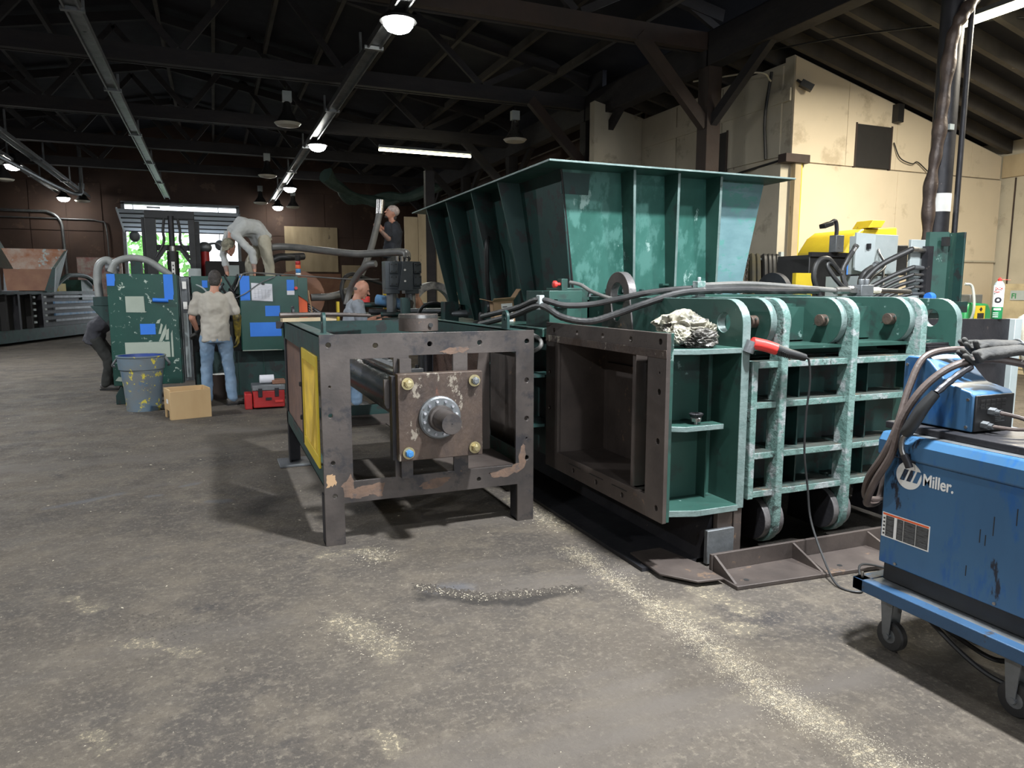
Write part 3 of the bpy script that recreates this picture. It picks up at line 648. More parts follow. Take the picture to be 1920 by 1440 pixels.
MB().lathe([(.15, 0), (.15, 2.8), (.16, 2.8), (.16, 2.9)], (1.2, 4.145, .76), 32, 'y').build('cylinder_barrel', 'barrel', sf)
MB().tube([(1.06, 4.3, 1.02), (1.05, 5.3, 1.02), (1.05, 6.3, 1.02)], .03).build('oil_pipe', 'greymetal', sf)
MB().tube([(1.2, 4.6, .96), (1.18, 5.3, .96), (1.18, 6.3, .96)], .022).build('oil_pipe', 'greymetal', sf)
MB().box(1.06, 1.16, 4.18, 4.26, 1.0, 1.03).cyl((1.08, 4.2, 1.03), (1.08, 4.2, 1.05), .012).cyl((1.13, 4.22, 1.03), (1.13, 4.22, 1.05), .012).build('port_block', 'black', sf, bevel=.003)
# bosses on top
rg = MB().plate([(1.2+.125*cos(a*pi/16), 4.43+.125*sin(a*pi/16)) for a in range(32)], [(1.2, 4.43, .098)], 'z', FT-.004, 1.352, 32).build('steel_ring', 'brownsteel', bevel=.002)
tag(rg, 'turned steel ring standing on the front bar of the bare guard frame', 'ring')
MB().cyl((1.245, 4.31, 1.285), (1.245, 4.30, 1.285), .014, n=16).build('drilled_hole', 'black', rg)
MB().lathe([(.1255, .078), (.1262, .098)], (1.2, 4.43, FT), 32, cap=False).build('turned_band', 'bright', rg)
db = MB().tube([(.49, 6.1, 1.30), (.9, 6.15, 1.30), (1.25, 6.2, 1.285)], .022, rf=lambda t: 1-.3*t).build('leather_strap', 'brownsteel')
tag(MB().beam((.50, 6.06, 1.262), (.95, 6.2, 1.262), .05, .03).build('wooden_bar', 'board'), 'pale worn wooden bar lying across the rear corner of the guard frame', 'bar')
tag(db, 'brown rod lying on the rear corner of the guard frame', 'rod')

# ================================================================ BALER (right)
ba = thing('baler', 'green steel baler with bare chamber flange, hinged gate and rounded ears', 'machine', (3.2, 4.5, 0))
XF = 2.10
fo = [(3.0, .29), (4.42, .29), (4.42, 1.285), (3.0, 1.285)]
fh = [(3.06, 1.24, .016), (3.34, 1.235, .016), (3.65, 1.235, .016), (3.97, 1.235, .016), (4.3, 1.235, .016), (3.06, .98, .016), (3.06, .72, .016), (3.06, .36, .016), (3.40, .34, .016), (3.7, .34, .016), (4.0, .34, .016),
      (4.36, .95, .014), (4.36, .70, .014), (3.06, 1.08, .006)]
MB().plate(fo, fh+[[(3.17, .41), (4.24, .41), (4.24, 1.155), (3.17, 1.155)]], 'x', XF, XF+.025).build('chamber_flange', 'brownsteel', ba, bevel=.002)
bx(XF-.004, XF, 3.0, 4.42, 1.155, 1.20).build('flange_strip', 'rusty', ba, bevel=.002)
for y in (3.35, 3.62, 3.9): bx(XF-.003, XF+.001, y, y+.16, .372, .376).build('slot', 'black', ba)
# chamber box inside
MB().box(XF+.02, 2.5, 3.32, 3.345, .40, 1.165).build('chamber_wall', 'brownsteel', ba)
MB().box(XF+.02, 2.5, 4.24, 4.27, .40, 1.165).build('chamber_wall', 'brownsteel', ba)
bx(XF+.02, 2.5, 3.32, 4.24, .385, .41).build('chamber_floor', 'brownsteel', ba)
bx(XF+.02, 2.5, 3.32, 4.24, 1.155, 1.17).build('chamber_roof', 'brownsteel', ba)
bx(2.46, 2.49, 3.34, 4.24, .41, 1.155).build('ram_face', 'brownsteel', ba)
bx(2.445, 2.46, 3.36, 4.18, .41, 1.02).build('ram_plate', 'brownsteel', ba, bevel=.004)
# green side bay between flange and ear plate
XE = 2.61
bx(XF+.025, XF+.05, 3.01, 3.165, .29, 1.285).build('flange_backing', 'green', ba, bevel=.002)
bx(XF+.10, XE, 3.28, 3.31, .30, 1.19).build('bay_back', 'green', ba)
bx(XF+.02, XF+.11, 3.155, 3.17, .39, 1.17).build('flange_return', 'brownsteel', ba)
bx(2.52, 2.528, 3.2, 3.28, .3, 1.18).build('bay_seam', 'green', ba)
def pent(z0, z1, name='shelf', y=3.04, x0=XF+.03, x1=XE):
    return MB().prism([(x0, 3.29), (x0, y+.07), (x0+.2, y), (x1, y), (x1, 3.29)], 'z', z0, z1).build(name, 'green', ba, bevel=.003, edge=('z', 'cut_edge'))
pent(1.165, 1.195, 'top_shelf'); pent(.295, .33, 'bottom_shelf', 3.02)
MB().prism([(XF+.11, 3.29), (XF+.08, 3.16), (XF+.2, 3.09), (XE-.06, 3.09), (XE-.06, 3.29)], 'z', .745, .775).build('shelf', 'green', ba, bevel=.003, edge=('z', 'cut_edge'))
# ear plates (normal X)
def earplate(x0, x1, yn=3.04, top=1.455, z0=.30, yend=4.75, hole=True, m='green'):
    r = .14; cy = yn+r
    pts = [(yn, z0)]+[(cy-r*cos(R_(a)), top-r+r*sin(R_(a))) for a in range(0, 91, 15)]+[(yend, top), (yend, z0)]
    return MB().plate(pts, [(3.20, 1.325, .055)] if hole else [], 'x', x0, x1, 22).build('ear_plate', m, ba, bevel=.003, edge=('x', 'cut_edge'))
earplate(XE, XE+.055)
bx(XE-.001, XE+.054, 3.05, 3.16, 0, .30).build('foot', 'brownsteel', ba, bevel=.003)
bx(XE-.012, XE, 3.06, 3.42, .10, .30).build('foot_gusset', 'brownsteel', ba)
bx(2.42, 2.60, 3.03, 3.06, .01, .2).build('foot_patch', 'greymetal', ba, bevel=.004)
MB().box(2.5, 2.60, 3.05, 3.09, .0, .29).build('foot_patch', 'brownsteel', ba, bevel=.004)
MB().hexa([(2.4, 3.1, .0), (2.62, 3.1, .0), (2.62, 7.4, .0), (2.4, 7.4, .0)], [(2.5, 3.1, .28), (2.62, 3.1, .28), (2.62, 7.4, .28), (2.5, 7.4, .28)]).build('skid', 'darksteel', ba)
bx(2.05, 2.6, 3.1, 7.3, .0, .022).build('skid_plate', 'darksteel', ba)
bx(2.2, 2.6, 4.45, 7.2, .3, 1.15).build('side_body', 'green_dark', ba)
bx(2.67, 4.35, 3.42, 7.3, .3, 1.42).build('body', 'green', ba)
bx(2.67, 4.35, 4.3, 7.6, 1.2, 1.47).build('body_top', 'green', ba)
for z in (.55, .9): bx(2.0, 2.2, 4.45, 7.0, z, z+.02).build('side_rib', 'green_dark', ba)
bx(XE+.06, 4.3, 3.10, 4.6, 1.17, 1.19).build('top_deck', 'green', ba)
# gate: straps, shelves, hinges
ga = 'turquoise'
straps = [(2.872, 2.92), (3.392, 3.44), (3.95, 4.0)]
for a, b in straps:
    r = .14
    pts = [(3.02, .22)]+[(3.14-.12*cos(R_(t)), 1.46-.12+.12*sin(R_(t))) for t in range(0, 91, 15)]+[(3.30, 1.46), (3.34, 1.3), (3.12, 1.18), (3.12, .28), (3.32, .22)]+[(3.17+.15*cos(R_(t)), .19-.15*sin(R_(t))) for t in range(0, 181, 20)][1:-1]
    MB().prism(pts, 'x', a, b).build('gate_strap', ga, ba, bevel=.005)
bx(2.67, 4.05, 3.26, 3.29, .35, 1.12).build('gate_back', 'green_dark', ba)  # recess shade put into the colour; back and ribs use the dark green
sm = None
for z, y in ((1.075, 3.045), (.85, 3.045), (.565, 3.045), (.345, 3.045)):
    for a, b in ((2.70, 2.872), (2.92, 3.392), (3.44, 3.95)):
        bx(a, b, y, 3.27, z, z+.038).build('gate_shelf', 'green_grimy', ba, bevel=.004, edge=('z', ga))
bx(2.69, 2.73, 3.04, 3.27, .34, 1.115).build('gate_side', ga, ba, bevel=.004)
bx(3.10, 3.11, 3.12, 3.26, .38, 1.1).build('gate_rib', 'green_dark', ba); bx(3.64, 3.65, 3.12, 3.26, .38, 1.1).build('gate_rib', 'green_dark', ba)
# upper hinge ears (two thick discs either side of each strap) and pins
def hinge(x0, x1, cy=3.20, cz=1.32, r=.14, name='hinge_ear', m='green', back=3.9):
    pts = [(cy+r*sin(R_(-t)), cz+r*cos(R_(t))) for t in range(0, 181, 12)]+[(cy+.25, cz-r), (back, cz-.02), (back, cz+r)]
    return MB().prism(pts, 'x', x0, x1).build(name, m, ba, bevel=.004, edge=('x', 'cut_edge' if m == 'green' else 'steel_edge'))
for i, (a, b) in enumerate(straps):
    hinge(a-.052, a-.006); hinge(b+.006, b+.045)
    MB().cyl((a-.095, 3.19, 1.325), (a-.03, 3.19, 1.325), .036, n=18).build('pin', 'rusty', ba, bevel=.003)
    MB().cyl((a-.078, 3.145, 1.345), (a-.078, 3.24, 1.30), .007, n=6).build('cotter', 'bright', ba)
    hinge(a-.05, a-.006, cy=3.16, cz=.19, r=.125, m='darksteel', back=3.4, name='lower_hinge'); hinge(b+.006, b+.04, cy=3.16, cz=.19, r=.125, m='darksteel', back=3.4, name='lower_hinge')
for x in (2.98, 3.50):
    pts = [(3.11, 1.115)]+[(3.16-.05*cos(R_(t)), 1.17+.05*sin(R_(t))) for t in range(0, 181, 20)]+[(3.21, 1.115)]
    MB().plate(pts, [(3.16, 1.17, .02)], 'x', x, x+.02).build('pad_eye', 'rusty', ba, bevel=.002)
bx(2.75, 4.3, 3.35, 4.6, 1.20, 1.40).build('hinge_beam', 'green', ba)
pts = earplate(4.26, 4.31, 3.02, 1.45, .85, 4.3)
for z in (1.12, 1.135, 1.15, 1.165): bx(4.06, 4.26, 3.03+.5*(z-1.1), 3.5, z, z+.011).build('leaf_plate', 'darksteel', ba)
# lifting eyes on top of ear plate 1 and far plate
def eye(x0, x1, cy, cz, R, r, base, m='green_dark'):
    pts = [(cy-R*1.35, base), (cy-R, cz)]+[(cy-R*cos(R_(t)), cz+R*sin(R_(t))) for t in range(12, 169, 12)]+[(cy+R, cz), (cy+R*1.35, base)]
    return MB().plate(pts, [[(cy+r*cos(t*pi/10), cz+(r if sin(t*pi/10) > 0 else r*2.2)*sin(t*pi/10)) for t in range(20)]], 'x', x0, x1).build('lifting_eye', m, ba, bevel=.004, edge=('x', 'steel_edge'))
eye(2.60, 2.66, 4.33, 1.47, .16, .085, 1.20, 'steel')
mb = MB().lathe([(.10, 0), (.20, 0), (.20, .05), (.10, .05)], (4.36, 4.75, 1.45), 32, 'x', cap=False).lathe([(.10, .05), (.10, 0)], (4.36, 4.75, 1.45), 32, 'x', cap=False)
mb.build('lifting_eye', 'darksteel', ba)
# near green block by the chamber with emergency knob
bx(2.16, 2.42, 4.5, 4.9, 1.24, 1.50).build('valve_housing', 'green', ba, bevel=.004)
bx(2.42, 2.60, 4.75, 5.1, 1.24, 1.52).build('valve_housing', 'green', ba, bevel=.004)
bx(2.20, 2.30, 4.45, 4.5, 1.38, 1.44).build('cover_plate', 'green_dark', ba)
bx(2.08, 2.62, 4.44, 5.6, 1.18, 1.24).build('side_deck', 'green', ba, bevel=.004)
kb = bx(2.33, 2.38, 4.65, 4.72, 1.50, 1.585).build('switch_box', 'green', ba, bevel=.003)
MB().lathe([(.012, 0), (.012, -.025), (.026, -.03), (.026, -.05), (.018, -.055)], (2.33, 4.68, 1.545), 16, 'x').build('stop_knob', 'redbrite', kb)
# ---------------------------------------------------------------- hopper
ho = thing('hopper', 'large open green feed hopper with flared ribbed walls and flat rim', 'hopper', (3.35, 6.0, 1.4))
b0, b1 = (2.55, 4.13), (4.88, 7.5); t0, t1 = (2.36, 4.22), (4.74, 7.9); zb, zt = 1.44, 2.37
def wall(bl, br, tr_, tl, th, m, name='wall'):
    n = (Vector(br)-Vector(bl)).cross(Vector(tl)-Vector(bl)).normalized()*th
    q = [Vector(p) for p in (bl, br, tr_, tl)]
    return MB().hexa(q, [p-n for p in q]).build(name, m, ho)
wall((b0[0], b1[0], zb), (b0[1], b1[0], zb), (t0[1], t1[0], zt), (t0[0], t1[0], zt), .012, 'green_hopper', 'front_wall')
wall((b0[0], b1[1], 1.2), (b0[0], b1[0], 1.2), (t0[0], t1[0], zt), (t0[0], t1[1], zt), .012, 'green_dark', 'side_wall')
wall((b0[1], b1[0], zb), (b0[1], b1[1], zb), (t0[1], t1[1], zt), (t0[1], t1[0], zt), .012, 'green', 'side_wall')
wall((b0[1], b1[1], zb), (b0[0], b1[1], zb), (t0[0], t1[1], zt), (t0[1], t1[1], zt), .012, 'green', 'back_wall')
# weld bead on near corner
MB().tube([(b0[0], b1[0]-.004, zb), ((b0[0]+t0[0])/2, (b1[0]+t1[0])/2-.004, (zb+zt)/2), (t0[0], t1[0]-.004, zt)], .008, n=6).build('weld_bead', 'black', ho)
# pale repainted panel at the right end of the front wall
def fw(u, z, d=0):  # point on the front wall plane
    s = (z-zb)/(zt-zb); return (u, b1[0]+(t1[0]-b1[0])*s-d, z)
MB().hexa([fw(3.80, zb+.02, .006), fw(4.13, zb+.02, .006), fw(4.215, zt-.01, .006), fw(3.66, zt-.01, .006)], [fw(3.80, zb+.02, -.0), fw(4.13, zb+.02, 0), fw(4.215, zt-.01, 0), fw(3.66, zt-.01, 0)]).build('end_panel', 'green_primer', ho)
MB().hexa([fw(t0[0]+.01, zt-.17, .003), fw(2.60, zt-.17, .003), fw(2.60, zt-.02, .003), fw(t0[0]+.005, zt-.02, .003)], [fw(t0[0]+.01, zt-.17, 0), fw(2.60, zt-.17, 0), fw(2.60, zt-.02, 0), fw(t0[0]+.005, zt-.02, 0)]).build('patch_plate', 'green_dark', ho)
rm = MB().plate([(2.14, 4.47), (4.30, 4.47), (4.30, 8.1), (2.14, 8.1)], [[(t0[0]+.03, t1[0]+.03), (t0[1]-.03, t1[0]+.03), (t0[1]-.03, t1[1]), (t0[0]+.03, t1[1])]], 'z', zt, zt+.014).build('rim', 'green', ho, bevel=.002, edge=('z', 'cut_edge'))
for x, xt in ((3.0, 2.86), (3.38, 3.25), (3.78, 3.64)):
    MB().hexa([(x, b1[0], zb+.02), (x, b1[0]-.12, zb+.02), (x+.022, b1[0]-.12, zb+.02), (x+.022, b1[0], zb+.02)], [(xt, t1[0], zt), (xt, 4.56, zt), (xt+.022, 4.56, zt), (xt+.022, t1[0], zt)]).build('rib', 'green', ho, bevel=.002, edge=('x', 'cut_edge'))
    MB().box(x-.07, x, b1[0]-.07, b1[0]-.0, zb+.10, zb+.115).build('rib_stop', 'green', ho)
for y in (5.5, 6.15, 6.9, 7.6):
    s = lambda z: b0[0]+(t0[0]-b0[0])*(z-1.2)/(zt-1.2)
    MB().prism([(s(1.2), 1.2), (s(1.2)-.09, 1.2), (2.17, zt), (t0[0], zt)], 'y', y, y+.016).build('rib', 'green_dark', ho, edge=('y', 'green'))
MB().box(2.5, 4.15, b1[0]-.10, b1[0], zb-.01, zb+.012).build('base_flange', 'green', ho)
for i in range(10):
    x = 2.66+.155*i
    MB().cyl((x, b1[0]-.05, zb+.01), (x, b1[0]-.05, zb+.045), .012, n=8).cyl((x, b1[0]-.05, zb+.045), (x, b1[0]-.05, zb+.07), .022, n=6).build('bolt', 'green_dark' if i % 2 else 'greymetal', ho)
MB().tube([(2.36, 6.2, 2.0), (2.30, 6.1, 1.9), (2.32, 6.15, 1.6), (2.36, 6.2, 1.35), (2.28, 6.0, 1.3)], .022).build('cable', 'black', ho)

# things on / around the baler
def tube_thing(name, pts, r, m, lab, cat, k=10, n=10, **kw):
    return tag(MB().tube(pts, r, n=n, k=k, **kw).build(name, m), lab, cat)
cl = [(2.03, 4.2, 1.43), (2.2, 3.9, 1.385)]
h1 = thing('hydraulic_hose', 'upper black hose of the pair sagging over the chamber flange', 'hose', (2.5, 4, 1.4))
MB().tube([(1.92, 5.2, 1.30), (1.96, 4.6, 1.38), (1.98, 4.28, 1.44), (2.12, 4.2, 1.405), (2.3, 4.15, 1.41), (2.47, 4.05, 1.45), (2.64, 3.95, 1.49), (2.9, 3.80, 1.515), (3.3, 3.7, 1.51), (3.7, 3.7, 1.495)], .020, n=10, k=10).build('hose', 'rubber', h1)
h2 = thing('hydraulic_hose', 'lower ribbed hose of the pair sagging lowest in front of the lifting eye', 'hose', (2.5, 3.9, 1.35))
MB().tube([(1.90, 5.2, 1.24), (1.94, 4.6, 1.33), (1.98, 4.26, 1.40), (2.06, 4.1, 1.33), (2.2, 4.0, 1.305), (2.35, 3.93, 1.35), (2.52, 3.84, 1.42), (2.75, 3.75, 1.49), (3.1, 3.65, 1.505), (3.35, 3.62, 1.50), (3.7, 3.6, 1.50)], .022, n=10, k=12, rf=lambda t: 1+.05*sin(t*300)).build('hose', 'rubber', h2)
tag(bx(1.965, 2.0, 4.24, 4.30, 1.375, 1.47).build('hose_clamp', 'lightgrey', bevel=.004), 'grey clamp block holding the hose pair at its left end', 'clamp')
tag(MB().box(2.84, 2.90, 3.74, 3.8, 1.46, 1.56).cyl((2.87, 3.77, 1.56), (2.87, 3.77, 1.585), .012, n=6).build('hose_clamp', 'turquoise', bevel=.004), 'turquoise clamp block holding the hoses above the rounded ear', 'clamp')
tube_thing('hydraulic_hose', [(2.40, 4.66, 1.56), (2.46, 4.6, 1.54), (2.5, 4.5, 1.49), (2.56, 4.3, 1.44), (2.62, 4.2, 1.44)], .014, 'rubbergrey', 'thin grey hose curling down from the red stop knob box', 'hose')
tube_thing('hydraulic_hose', [(1.78, 4.7, 1.12), (1.95, 4.5, 1.2), (2.03, 4.4, 1.18), (2.02, 4.35, 1.12), (1.95, 4.45, 1.06)], .014, 'rubbergrey', 'short grey hose loop in the gap beside the bare flange', 'hose')
# grey hose along top to fittings
tube_thing('hydraulic_hose', [(2.95, 3.85, 1.535), (3.3, 3.8, 1.545), (3.8, 3.75, 1.515), (4.0, 3.72, 1.50)], .017, 'rubbergrey', 'straight pale grey hose running along the top of the hinge ears', 'hose')
fx = thing('hose_fitting', 'zinc hose coupling cluster above the middle hinge', 'fitting', (4.1, 3.7, 1.47))
MB().cyl((3.98, 3.72, 1.5), (4.1, 3.72, 1.5), .026, n=10).cyl((4.1, 3.72, 1.5), (4.16, 3.72, 1.5), .032, n=6).build('coupling', 'bright', fx)
MB().box(4.16, 4.28, 3.66, 3.78, 1.46, 1.54).cyl((4.2, 3.7, 1.54), (4.2, 3.7, 1.58), .02, n=8).cyl((4.25, 3.7, 1.54), (4.25, 3.7, 1.58), .02, n=8).build('block', 'greymetal', fx, bevel=.005)
MB().cyl((4.28, 3.72, 1.5), (4.40, 3.72, 1.5), .024, n=8).build('coupling', 'sleeve', fx)
tube_thing('hydraulic_hose', [(4.4, 3.72, 1.5), (4.7, 3.8, 1.495), (5.0, 3.95, 1.49)], .018, 'rubber', 'short black hose right of the hose couplings', 'hose')
# bag of gloves on shelf
def crumple(name, c, r, m, lab, cat, seed=0, amp=.35, sub=5, zs=1, parent=None, fr=2.2):
    bm = bmesh.new(); bmesh.ops.create_icosphere(bm, subdivisions=sub, radius=1)
    for v in bm.verts:
        p = v.co.copy(); d = noise.noise(p*fr+Vector((seed, 0, 0)))*amp-abs(noise.noise(Vector((p.x*1.2, p.y*2.5, p.z*2))*fr*1.3+Vector((0, seed, 0))))*amp*1.6
        v.co = p*(1+d); v.co = Vector((v.co.x*r[0], v.co.y*r[1], max(v.co.z, -.75)*r[2]))+Vector(c)
    mb = MB(); bm.verts.index_update(); mb.add([tuple(v.co) for v in bm.verts], [tuple(v.index for v in f.verts) for f in bm.faces]); bm.free()
    o = mb.build(name, m, parent, ang=60)
    return tag(o, lab, cat) if parent is None else o
bg = thing('plastic_bag', 'crumpled cloudy plastic bag with dark contents on the baler corner shelf', 'bag', (2.38, 3.22, 1.195))
crumple('upper_fold', (2.37, 3.25, 1.30), (.165, .13, .10), 'plasticbag', None, None, 3, .32, parent=bg, fr=1.3)
crumple('lower_fold', (2.30, 3.17, 1.26), (.07, .06, .06), 'plasticbag', None, None, 8, .3, parent=bg, fr=1.5)
crumple('contents', (2.40, 3.15, 1.24), (.12, .08, .065), 'bagdark', None, None, 5, .35, parent=bg, fr=1.8)
crumple('fold', (2.49, 3.2, 1.265), (.07, .07, .075), 'plasticbag', None, None, 12, .4, parent=bg)
crumple('knot', (2.24, 3.2, 1.285), (.025, .02, .02), 'plasticbag', None, None, 1, .5, 3, parent=bg)
# cup brush on shelf
cb = thing('wire_brush', 'small steel cup brush lying on the green corner shelf', 'brush', (2.40, 3.14, .775))
MB().lathe([(.010, 0), (.010, .012), (.026, .016), (.03, .035), (.026, .04)], (2.40, 3.14, .775), 18).build('cup', 'bright', cb)
mb = MB()
for i in range(26):
    a = 2*pi*i/26; mb.cyl((2.40+.022*cos(a), 3.14+.022*sin(a), .812), (2.40+.036*cos(a+.2), 3.14+.036*sin(a+.2), .835), .0045, n=5)
mb.build('bristles', 'darksteel', cb)
# angle grinder
gr = thing('angle_grinder', 'red and black angle grinder resting on the gate shelf with its cord hanging', 'tool', (2.8, 2.95, 1.12))
MB().tube([(2.66, 3.02, 1.22), (2.73, 3.0, 1.205), (2.79, 2.98, 1.185)], .032, n=14, rf=lambda t: 1.05-.05*t).build('motor_body', 'redbrite', gr)
MB().tube([(2.785, 2.98, 1.187), (2.84, 2.965, 1.168), (2.91, 2.95, 1.15), (2.955, 2.94, 1.138)], .031, n=14, rf=lambda t: 1.0-.35*t).build('handle', 'black', gr)
for i in range(5): MB().beam((2.80+.012*i, 2.940, 1.175-.004*i), (2.806+.012*i, 2.946, 1.145-.004*i), .004, .008).build('vent_slot', 'rubber', gr)
MB().cyl((2.66, 3.02, 1.23), (2.64, 3.03, 1.17), .03, n=14).build('gear_head', 'greymetal', gr)
MB().tube([(2.955, 2.94, 1.138), (2.975, 2.93, 1.12), (2.985, 2.925, 1.0), (2.975, 2.93, .8), (2.97, 2.92, .6), (2.985, 2.9, .42), (2.97, 2.85, .25), (2.93, 2.72, .10), (2.86, 2.55, .012), (2.9, 2.45, .008), (2.98, 2.5, .008), (3.1, 2.62, .055), (3.3, 2.6, .01), (3.4, 2.4, .01)], .006, n=8, k=12).build('cord', 'black', gr)
# angle base plate on floor
an = thing('angle_bracket', 'long bare steel angle with triangular gussets lying on the floor in front of the gate', 'bracket', (2.9, 2.85, 0))
MB().prism([(2.36, 2.71), (3.62, 2.60), (3.62, 2.90), (2.36, 2.93)], 'z', 0.001, .022).build('base', 'brownsteel', an, bevel=.003)
MB().hexa([(2.36, 2.915, .022), (3.62, 2.885, .022), (3.62, 2.905, .022), (2.36, 2.935, .022)], [(2.36, 2.915, .115), (3.62, 2.885, .115), (3.62, 2.905, .115), (2.36, 2.935, .115)]).build('upright', 'brownsteel', an, bevel=.002)
for x, yy in ((2.37, 2.74), (2.90, 2.69), (3.45, 2.65)): MB().prism([(yy, .022), (2.91, .022), (2.91, .112)], 'x', x, x+.014).build('gusset', 'brownsteel', an)
for x, yy in ((2.46, 2.76), (3.06, 2.72)): MB().cyl((x, yy, .0225), (x, yy, .0235), .014).build('bolt_hole', 'black', an)
sp = MB().prism([(2.08, 2.98), (2.20, 2.82), (2.35, 2.80), (2.36, 3.02), (2.3, 3.3), (2.1, 3.3)], 'z', 0.022, .034).build('steel_plate', 'brownsteel', bevel=.003)
tag(sp, 'flat rusty steel plate on the floor under the baler corner', 'plate')
# steel box beyond gate at right
sb = thing('steel_box_beam', 'bare steel box frame with pale end edge behind the wire feeder', 'frame', (5.1, 3.4, .0))
MB().plate([(4.45, .2), (5.36, .2), (5.36, 1.295), (4.45, 1.31)], [[(4.5, .95), (4.95, .95), (4.95, 1.10), (4.5, 1.10)]], 'y', 3.4, 3.43).build('web', 'darksteel', sb)
bx(5.36, 5.44, 3.36, 3.44, 0, 1.295).build('end_post', 'lightgrey', sb, bevel=.003)
bx(4.45, 4.5, 3.4, 3.9, 0, .3).build('leg', 'darksteel', sb)
bx(4.4, 5.15, 3.34, 3.42, 1.09, 1.12).build('cross_bar', 'greymetal', sb)
bx(4.3, 4.35, 3.02, 3.08, .9, 1.12).build('post', 'cream', sb)
tag(MB().lathe([(.0, .92), (.16, .95), (.24, 1.05), (.22, 1.12), (.0, 1.14)], (5.0, 3.95, 0), 20).cyl((5.0, 3.95, 0), (5.0, 3.95, .93), .05).build('drum', 'cardboard'), 'tan rounded lid seen through the opening of the steel box frame', 'lid')
mb = MB(); tag(MB().tube([(5.75, 3.5, 1.27), (5.68, 3.42, 1.16), (5.66, 3.4, 1.02), (5.75, 3.4, .8)], .095, n=14, rf=lambda t: .85+.15*sin(t*3+1)).build('leather_sleeve', 'sleeve'), 'pale leather welding sleeve hanging at the right picture edge', 'sleeve')
# can of brake cleaner
can = thing('spray_can', 'white and green spray can with pink lettering standing on the steel box frame', 'can', (5.24, 3.42, 1.297))
cx_, cy_, cz_ = 5.24, 3.42, 1.297
MB().lathe([(.033, 0), (.034, .004), (.034, .085)], (cx_, cy_, cz_), 24, cap=False).lathe([(0.001, 0), (.033, 0)], (cx_, cy_, cz_), 24, cap=False).build('lower_band', 'scrubgreen', can)
MB().lathe([(.034, .085), (.034, .235), (.031, .243)], (cx_, cy_, cz_), 24, cap=False).build('body', 'white', can)
MB().lathe([(.0315, .243), (.03, .25), (.019, .268), (.012, .27)], (cx_, cy_, cz_), 24).build('shoulder', 'lightgrey', can)
MB().lathe([(.012, .27), (.013, .285), (.007, .29), (.006, .296)], (cx_, cy_, cz_), 14).build('nozzle', 'redbrite', can)
MB().cyl((cx_, cy_-.004, cz_+.283), (cx_+.085, cy_-.02, cz_+.279), .0016, n=6).build('straw', 'redbrite', can)
va = math.atan2(-cy_, -cx_)     # label faces the aisle
lx, ly = cos(va), sin(va); ra = va+pi/2
def canpt(z, side=0, d=.0352): return (cx_+lx*d-ly*side, cy_+ly*d+lx*side, cz_+z)
MB().box(-.022, .022, -.002, .001, 0, .019, Matrix.Translation(canpt(.208, 0, .0335)) @ Matrix.Rotation(ra, 4, 'Z')).build('brand_block', 'redbrite', can)
text('CRC', .019, 'white', can, 'lettering', canpt(.2105, -.019, .0365), (pi/2, 0, ra), offset=.0004)
text('brakleen', .0155, 'redbrite', can, 'lettering', canpt(.190, -.0275, .0365), (pi/2, 0, ra), offset=.0004)
MB().cyl(canpt(.135, 0, .032), canpt(.135, 0, .0355), .021, n=20).build('disc_picture', 'darksteel', can)
MB().cyl(canpt(.135, 0, .0355), canpt(.135, 0, .0365), .009, n=14).build('disc_centre', 'white', can)
MB().box(-.022, .022, -.001, .001, 0, .014, Matrix.Translation(canpt(.062, 0, .0343)) @ Matrix.Rotation(ra, 4, 'Z')).build('label_bar', 'white', can)
for z in (.012, .026, .04): MB().box(-.024, .008, -.001, .001, 0, .005, Matrix.Translation(canpt(z, 0, .0343)) @ Matrix.Rotation(ra, 4, 'Z')).build('label_bar', 'white', can)
# ================================================================ WELDER on cart
we = thing('welding_machine', 'blue welding power source with white lettering and warning decal standing on a wheeled cart', 'welder', (2.8, 1.55, .31))
MB().box(2.50, 3.08, 1.07, 2.03, .385, .845).build('case', 'blue', we, bevel=.006)
for y0, z0, l in ((1.62, .60, .05), (1.60, .595, .04), (1.66, .46, .04), (1.575, .64, .07), (1.50, .70, .06)): bx(2.4992, 2.5, y0, y0+.003, z0, z0+l).build('paint_run', 'black', we)
MB().box(2.515, 3.06, 1.085, 2.015, .312, .385).build('base', 'black', we, bevel=.004)
MB().prism([(2.482, .838), (2.482, .90), (2.505, .932), (3.08, .932), (3.10, .90), (3.10, .838)], 'y', 1.05, 2.055).build('lid', 'blue', we, bevel=.008)
MB().box(2.520, 3.06, 1.09, 2.0, .930, .9335).build('lid_top', 'greymetal', we)
for y in (1.95, 1.55, 1.2): MB().cyl((2.499, y, .40), (2.495, y, .40), .006, n=8).build('screw', 'bright', we)
lg = MB().cyl((2.4995, 1.918, .775), (2.4975, 1.918, .775), .055, n=32).build('logo_disc', 'white', we)
for i in range(3):
    y0 = 1.955-.028*i
    MB().add([(2.4965, y0, .752), (2.4965, y0-.019, .752), (2.4965, y0-.037, .799), (2.4965, y0-.018, .799), (2.498, y0, .752), (2.498, y0-.019, .752), (2.498, y0-.037, .799), (2.498, y0-.018, .799)],
             [(0, 1, 2, 3), (7, 6, 5, 4), (0, 4, 5, 1), (1, 5, 6, 2), (2, 6, 7, 3), (3, 7, 4, 0)]).build('logo_bar', 'blue', lg)
text('Miller.', .066, 'white', we, 'lettering', (2.4985, 1.858, .752), (pi/2, 0, -pi/2), .001, .0012, sx=.76)
dc = MB().box(2.4975, 2.4995, 1.812, 2.022, .498, .600).build('warning_decal', 'white', we)
bx(2.4965, 2.4985, 1.816, 2.018, .590, .597).build('decal_stripe', 'orange', dc)
for a, b in ((1.816, 1.868), (1.871, 1.922), (1.925, 1.953), (1.967, 2.004)): bx(2.4965, 2.4985, a, b, .503, .588).build('decal_panel', 'decalblack', dc)
